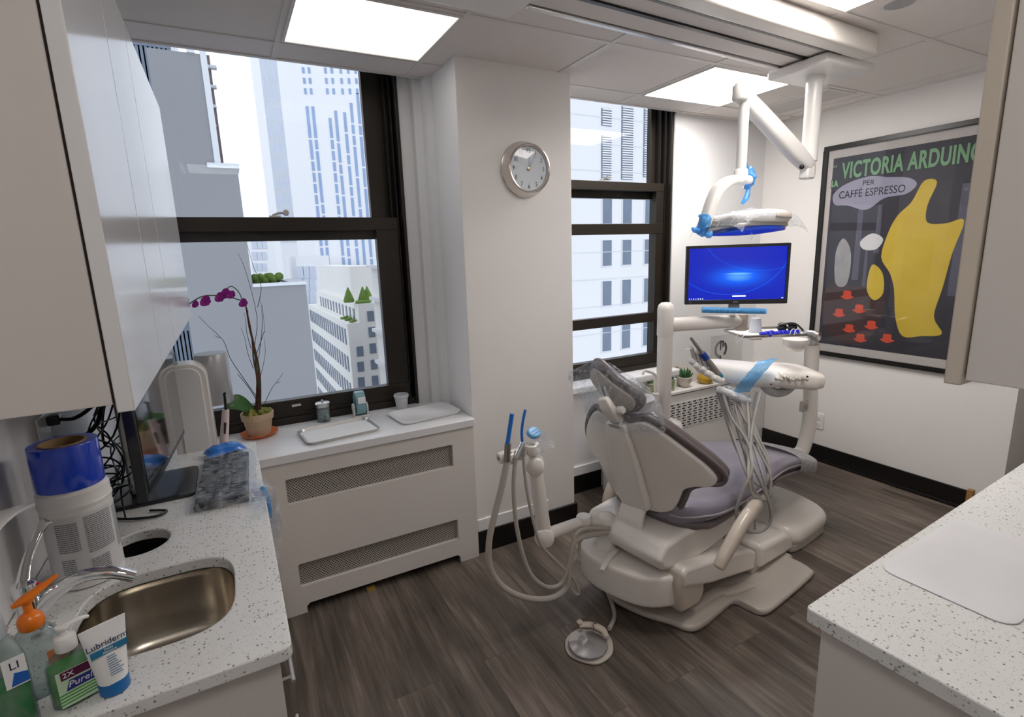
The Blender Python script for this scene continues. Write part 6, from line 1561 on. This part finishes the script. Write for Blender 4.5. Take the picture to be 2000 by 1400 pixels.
# ---------------------------------------------------------------- framed poster on the right wall
P0, P1 = at(1607.6, 286, x=XR - .02), at(1589.6, 688.6, x=XR - .02)
pt_, pb_ = 2.236, .803
ya_, yb_ = 2.305, 1.315                      # far edge, near edge (hidden behind the cabinet)
t = thing('framed_poster', 'large black framed coffee poster on the right wall', 'picture', (XR, (ya_ + yb_) / 2, 1.5))
FX = XR - .024
w = .030
fb = MB().box(FX, XR, yb_, ya_, pt_ - w, pt_).box(FX, XR, yb_, ya_, pb_, pb_ + w).box(FX, XR, yb_, yb_ + w, pb_ + w, pt_ - w).box(FX, XR, ya_ - w, ya_, pb_ + w, pt_ - w)
obj('frame', fb, M_['black'], t, smooth=0, bevel=.002)
obj('mat_board', MB().box(XR - .010, XR - .002, yb_ + w, ya_ - w, pb_ + w, pt_ - w), mat('buff_board', (.50, .44, .40), .8), t, smooth=0)
# printed sheet: coordinates a (0..1 from the far edge) and b (0..1 from the bottom)
sy0, sy1, sz0, sz1 = ya_ - w - .035, yb_ + w + .035, pb_ + w + .055, pt_ - w - .055
def pp_(a, b, off=0): return Vector((XR - .0105 - off, lerp(sy0, sy1, a), lerp(sz0, sz1, b)))
darkp = mat('dark_print_ground', (.016, .013, .018), .6, col2=(.045, .038, .050), scale=2.2)
obj('printed_sheet', MB().box(XR - .0115, XR - .010, sy1, sy0, sz0, sz1), darkp, t, smooth=0)
def shape(pts, off, m, nm, sm=4):
    P = cspline([Vector((a, b, 0)) for a, b in pts], sm) if sm else [Vector((a, b, 0)) for a, b in pts]
    mb = MB(); lp = [pp_(p.x, p.y, .001 + off) for p in P]; 
    bm = mb.bm; vs = [bm.verts.new(p) for p in lp]; ed = [bm.edges.new((vs[i], vs[(i + 1) % len(vs)])) for i in range(len(vs))]
    bmesh.ops.triangle_fill(bm, use_beauty=True, edges=ed)
    return obj(nm, mb, m, t, smooth=0)
for i_, (a0, a1, b0, b1) in enumerate(((.22, .27, .36, .74), (.36, .40, .50, .74), (.86, .97, .30, .80), (.30, .33, .30, .56))):
    shape([(a0, b0), (a1, b0), (a1 - .01, b1), (a0 + .005, b1)], .00005, mat('streak_print', (.06, .05, .075), .6, col2=(.12, .11, .14), scale=20, stretch=(1, 8, 1)), 'streak_field', 0)
# colour fields only: a generic composition in the print's colours
shape([(.02, .81), (.08, .85), (.18, .875), (.30, .885), (.40, .87), (.54, .855), (.60, .82), (.54, .78), (.40, .77), (.28, .72), (.14, .75), (.04, .76)], .0002, mat('grey_lilac_print', (.22, .20, .26), .7, col2=(.42, .38, .45), scale=5), 'cloud_field')
shape([(.06, .06), (.02, .30), (.20, .33), (.46, .30), (.44, .12), (.30, .02)], .0001, mat('brown_print', (.06, .03, .028), .7), 'ground_field')
yel = mat('yellow_print', (.50, .33, .02), .6, col2=(.66, .46, .05), scale=6)
shape([(.45, .60), (.50, .68), (.58, .74), (.64, .83), (.72, .82), (.68, .72), (.69, .64), (.80, .63), (.90, .64), (.86, .50), (.83, .34), (.80, .20), (.86, .12), (.74, .10), (.62, .09), (.56, .18), (.53, .32), (.49, .40), (.42, .48)], .0004, yel, 'yellow_field')
shape([(.36, .44), (.44, .40), (.46, .30), (.40, .26), (.34, .32)], .0005, yel, 'yellow_field')
shape([(.26, .56), (.34, .60), (.42, .57), (.38, .52), (.29, .52)], .0006, mat('pale_print', (.62, .58, .56), .6), 'pale_field')
shape([(.10, .34), (.08, .50), (.13, .58), (.20, .50), (.19, .34)], .0003, mat('steel_print', (.20, .19, .20), .6, col2=(.42, .38, .36), scale=14), 'grey_field')
redp = mat('red_print', (.62, .07, .03), .6)
for i, (a, b) in enumerate(((.20, .27), (.30, .20), (.15, .17), (.24, .09), (.40, .12), (.33, .045), (.52, .06))):
    shape([(a - .05, b), (a, b - .014), (a + .05, b), (a + .03, b + .008), (a + .026, b + .030), (a - .026, b + .030), (a - .03, b + .008)], .0004, redp, 'red_spot', 5)
PR = Matrix(((0, 0, -1, 0), (-1, 0, 0, 0), (0, 1, 0, 0), (0, 0, 0, 1)))      # text plane on the right wall, read from inside
def ptext(s, a, b, size, m, nm, sx=1.0, align='LEFT', shear=0, off=.0018, outline=None):
    p = pp_(a, b, off)
    if outline: obj('lettering_outline', MB().text(s, size * 1.02, Matrix.Translation(p + Vector((.0006, -.004, -.004))) @ PR, .0002, align, sx=sx, shear=shear), outline, t, smooth=0)
    obj(nm, MB().text(s, size, Matrix.Translation(p) @ PR, .0002, align, sx=sx, shear=shear), m, t, smooth=0)
grn = mat('green_print', (.17, .32, .16), .6); blk = mat('dark_outline_print', (.01, .01, .015), .6)
def bold(s, a, b, size, sx):
    cu_off = .004
    p = pp_(a, b, .0018)
    for k, (m, off, dx) in enumerate(((blk, .010, .0012), (grn, .0045, .002))):
        cu = bpy.data.curves.new('lettering', 'FONT'); cu.body = s; cu.size = size; cu.extrude = .0002; cu.offset = off; cu.align_x = 'LEFT'; cu.align_y = 'CENTER'; cu.space_character = 1.08
        o = bpy.data.objects.new('lettering', cu); COL.objects.link(o); dg = bpy.context.evaluated_depsgraph_get(); me = bpy.data.meshes.new_from_object(o.evaluated_get(dg)); bpy.data.objects.remove(o); bpy.data.curves.remove(cu)
        mb = MB(); me.transform(Matrix.Translation(pp_(a, b, dx)) @ PR @ Matrix.Diagonal((sx, 1, 1, 1))); mb.bm.from_mesh(me); bpy.data.meshes.remove(me)
        obj('lettering_outline' if k == 0 else 'lettering', mb, m, t, smooth=0)
bold('VICTORIA ARDUINO', .075, .925, .140, .545)
bold('LA', .0, .868, .05, .7)
ptext('\u201c', .0, .945, .07, grn, 'lettering')
ptext('PER', .235, .853, .046, blk, 'lettering', 1.0, off=.0022)
ptext('CAFF\u00c9 ESPRESSO', .065, .805, .068, blk, 'lettering', .80, off=.0022)
obj('glazing', MB().box(XR - .0185, XR - .017, yb_ + w, ya_ - w, pb_ + w, pt_ - w), glass_pane('poster_glazing', refl=.03), t, smooth=0)

# outlet on the right wall
q = at(1600, 822, x=XR)
t = thing('wall_outlet', 'white double outlet low on the right wall below the poster', 'outlet', q)
obj('plate', MB().box(XR - .006, XR, q.y - .036, q.y + .036, q.z - .06, q.z + .06), M_['white'], t, smooth=30, bevel=.003)
sk = MB(); sl = MB()
for s in (-.024, .024):
    sk.slab(sup(q.y, q.z + s, .017, .016, 20, 2.8), XR - .0085, XR - .006, .001, fn=lambda u, v, w: Vector((w, u, v)), smooth=0)
    sl.box(XR - .0092, XR - .0085, q.y - .008, q.y - .006, q.z + s - .003, q.z + s + .006).box(XR - .0092, XR - .0085, q.y + .006, q.y + .008, q.z + s - .003, q.z + s + .006).box(XR - .0092, XR - .0085, q.y - .002, q.y + .002, q.z + s - .011, q.z + s - .007)
obj('socket', sk, M_['white'], t); obj('slots', sl, M_['ink'], t, smooth=0)
q = at(1893, 962, x=XR - .03)
tag(obj('wood_scrap', MB().box(XR - .05, XR - .015, 1.235, 1.262, .0, .145), mat('splintered_wood', (.36, .20, .06), .7, bump=.5), smooth=0), 'splintered bit of bare wood at the end of the right baseboard', 'wood scrap')

# ---------------------------------------------------------------- ceiling speaker, vents
q = at(1757, 4, z=ZC)
t = thing('ceiling_speaker', 'round white ceiling speaker at the top edge right of the corner light', 'speaker', q)
obj('rim', MB().lathe((q.x, q.y, ZC - .006), [(.052, .0), (.060, .001), (.062, .006)], 40, cap=False).lathe((q.x, q.y, ZC - .006), [(.001, 0), (.052, 0)], 40, cap=False), M_['grid'], t)
obj('mesh_grille', MB().lathe((q.x, q.y, ZC - .008), [(.001, 0), (.049, 0), (.051, .003)], 40), mat('grey_mesh', (.40, .40, .42), .6, bump=.5, bscale=600), t)
def vent(x0, x1, y0, y1, label):
    t = thing('ceiling_vent', label, 'vent', ((x0 + x1) / 2, (y0 + y1) / 2, ZC)); w = .02
    obj('frame', MB().box(x0, x1, y0, y0 + w, ZC - .006, ZC).box(x0, x1, y1 - w, y1, ZC - .006, ZC).box(x0, x0 + w, y0 + w, y1 - w, ZC - .006, ZC).box(x1 - w, x1, y0 + w, y1 - w, ZC - .006, ZC), M_['grid'], t, smooth=0)
    s = MB(); s.box(x0 + w, x1 - w, y0 + w, y1 - w, ZC - .001, ZC, mi=1); n = int((x1 - x0 - 2 * w) / .012)
    for i in range(n): xx = x0 + w + (i + .5) * (x1 - x0 - 2 * w) / n; s.box(xx - .003, xx + .003, y0 + w, y1 - w, ZC - .005, ZC - .001)
    obj('grille', s, [M_['grid'], M_['greyp']], t, smooth=0)
vent(3.22, 3.50, 2.0, 2.52, 'long grey ceiling vent near the right wall, behind the light arm')

# ---------------------------------------------------------------- right counter, cabinet
RC = Matrix.Translation((.972, .566, 0)) @ Matrix.Rotation(math.radians(3.2), 4, 'Z')
m = MB(); plate(m, [(0, -.01, .86), (.004, -.003, .86), (.012, 0, .86), (2.6, 0, .86), (2.6, -.63, .86), (0, -.63, .86)], [], (0, 0, -.032))
tag(obj('countertop', m, M_['quartz'], smooth=30, bevel=.006, bseg=3, M=RC), 'speckled white stone counter at the lower right with a white mat on it', 'countertop')
t = thing('base_cabinet', 'pale laminate cabinet under the speckled counter at the lower right', 'cabinet', (.99, .54, 0), math.radians(3.2))
obj('carcass', MB().box(.022, 2.6, -.61, -.025, 0, .827), M_['lam'], t, smooth=0, bevel=.002, M=RC)
mt = [at(*p, z=.862) for p in ((1705, 1108), (1840, 1020), (1868, 1017), (2015, 1068), (2035, 1080), (2030, 1130), (1985, 1222), (1940, 1226), (1725, 1125))]
cen = sum(mt, Vector()) / len(mt)
a0_ = at(1712, 1108, z=.862); a1_ = at(1868, 1010, z=.862); a2_ = at(1972, 1236, z=.862)
ux = (a1_ - a0_).normalized(); uy = Vector((-ux.y, ux.x, 0)); dd = (a2_ - a0_).dot(uy); ll = (a1_ - a0_).length
ol = rrect(0, max(ll, .38), min(0, dd), max(0, dd), .035, 5)
MM_ = Matrix(((ux.x, uy.x, 0, a0_.x), (ux.y, uy.y, 0, a0_.y), (0, 0, 1, .8605), (0, 0, 0, 1)))
tag(obj('counter_mat', MB().slab(ol, .0028, 0, .001, smooth=0), mat('white_mat', (.72, .71, .74), .45), M=MM_), 'plain white rounded mat lying on the lower right counter', 'mat')
t = thing('upper_cabinet', 'pale wall cabinet at the right edge, seen from its side', 'cabinet', (1.2, .2, 1.40))
RU = Matrix.Translation((.905, .356, 0)) @ Matrix.Rotation(math.radians(1.5), 4, 'Z')
obj('door', MB().box(0, .60, -.021, 0, 1.392, 2.18), mat('almond_edge', (.60, .53, .45), .35), t, smooth=30, bevel=.002, M=RU)
obj('door', MB().box(.603, 1.2, -.021, 0, 1.392, 2.18), M_['door'], t, smooth=30, bevel=.002, M=RU)
obj('carcass', MB().box(.003, 1.2, -.385, -.024, 1.40, 2.17), M_['lam'], t, smooth=0, bevel=.0015, M=RU)
# ---------------------------------------------------------------- ceiling lights
def ceiling_light(x0, x1, y0, y1, label, power=1.0):
    diff = emit('light_diffuser', (1.0, .955, .91), PANEL_STRENGTH * power)
    t = thing('ceiling_light', label, 'ceiling light', ((x0 + x1) / 2, (y0 + y1) / 2, ZC), group='flat ceiling light panels')
    f = MB(); w = .012
    f.box(x0, x1, y0, y0 + w, ZC - .010, ZC).box(x0, x1, y1 - w, y1, ZC - .010, ZC).box(x0, x0 + w, y0 + w, y1 - w, ZC - .010, ZC).box(x1 - w, x1, y0 + w, y1 - w, ZC - .010, ZC)
    obj('frame', f, M_['grid'], t, smooth=0)
    obj('diffuser', MB().box(x0 + w, x1 - w, y0 + w, y1 - w, ZC - .006, ZC - .001), diff, t, smooth=0)
ceiling_light(.316, .904, 1.99, 2.50, 'bright ceiling light panel above the left window', .07)
ceiling_light(2.262, 2.908, 1.99, 2.52, 'bright ceiling light panel behind the light arm')
ceiling_light(1.612, 2.24, .77, 1.359, 'ceiling light panel at the top edge, above the right cabinet', .7)
ceiling_light(-.20, .294, -.45, .14, 'unseen ceiling light panel added above the doorway', .40)  # added out of view, placed to brighten the right cabinet's side
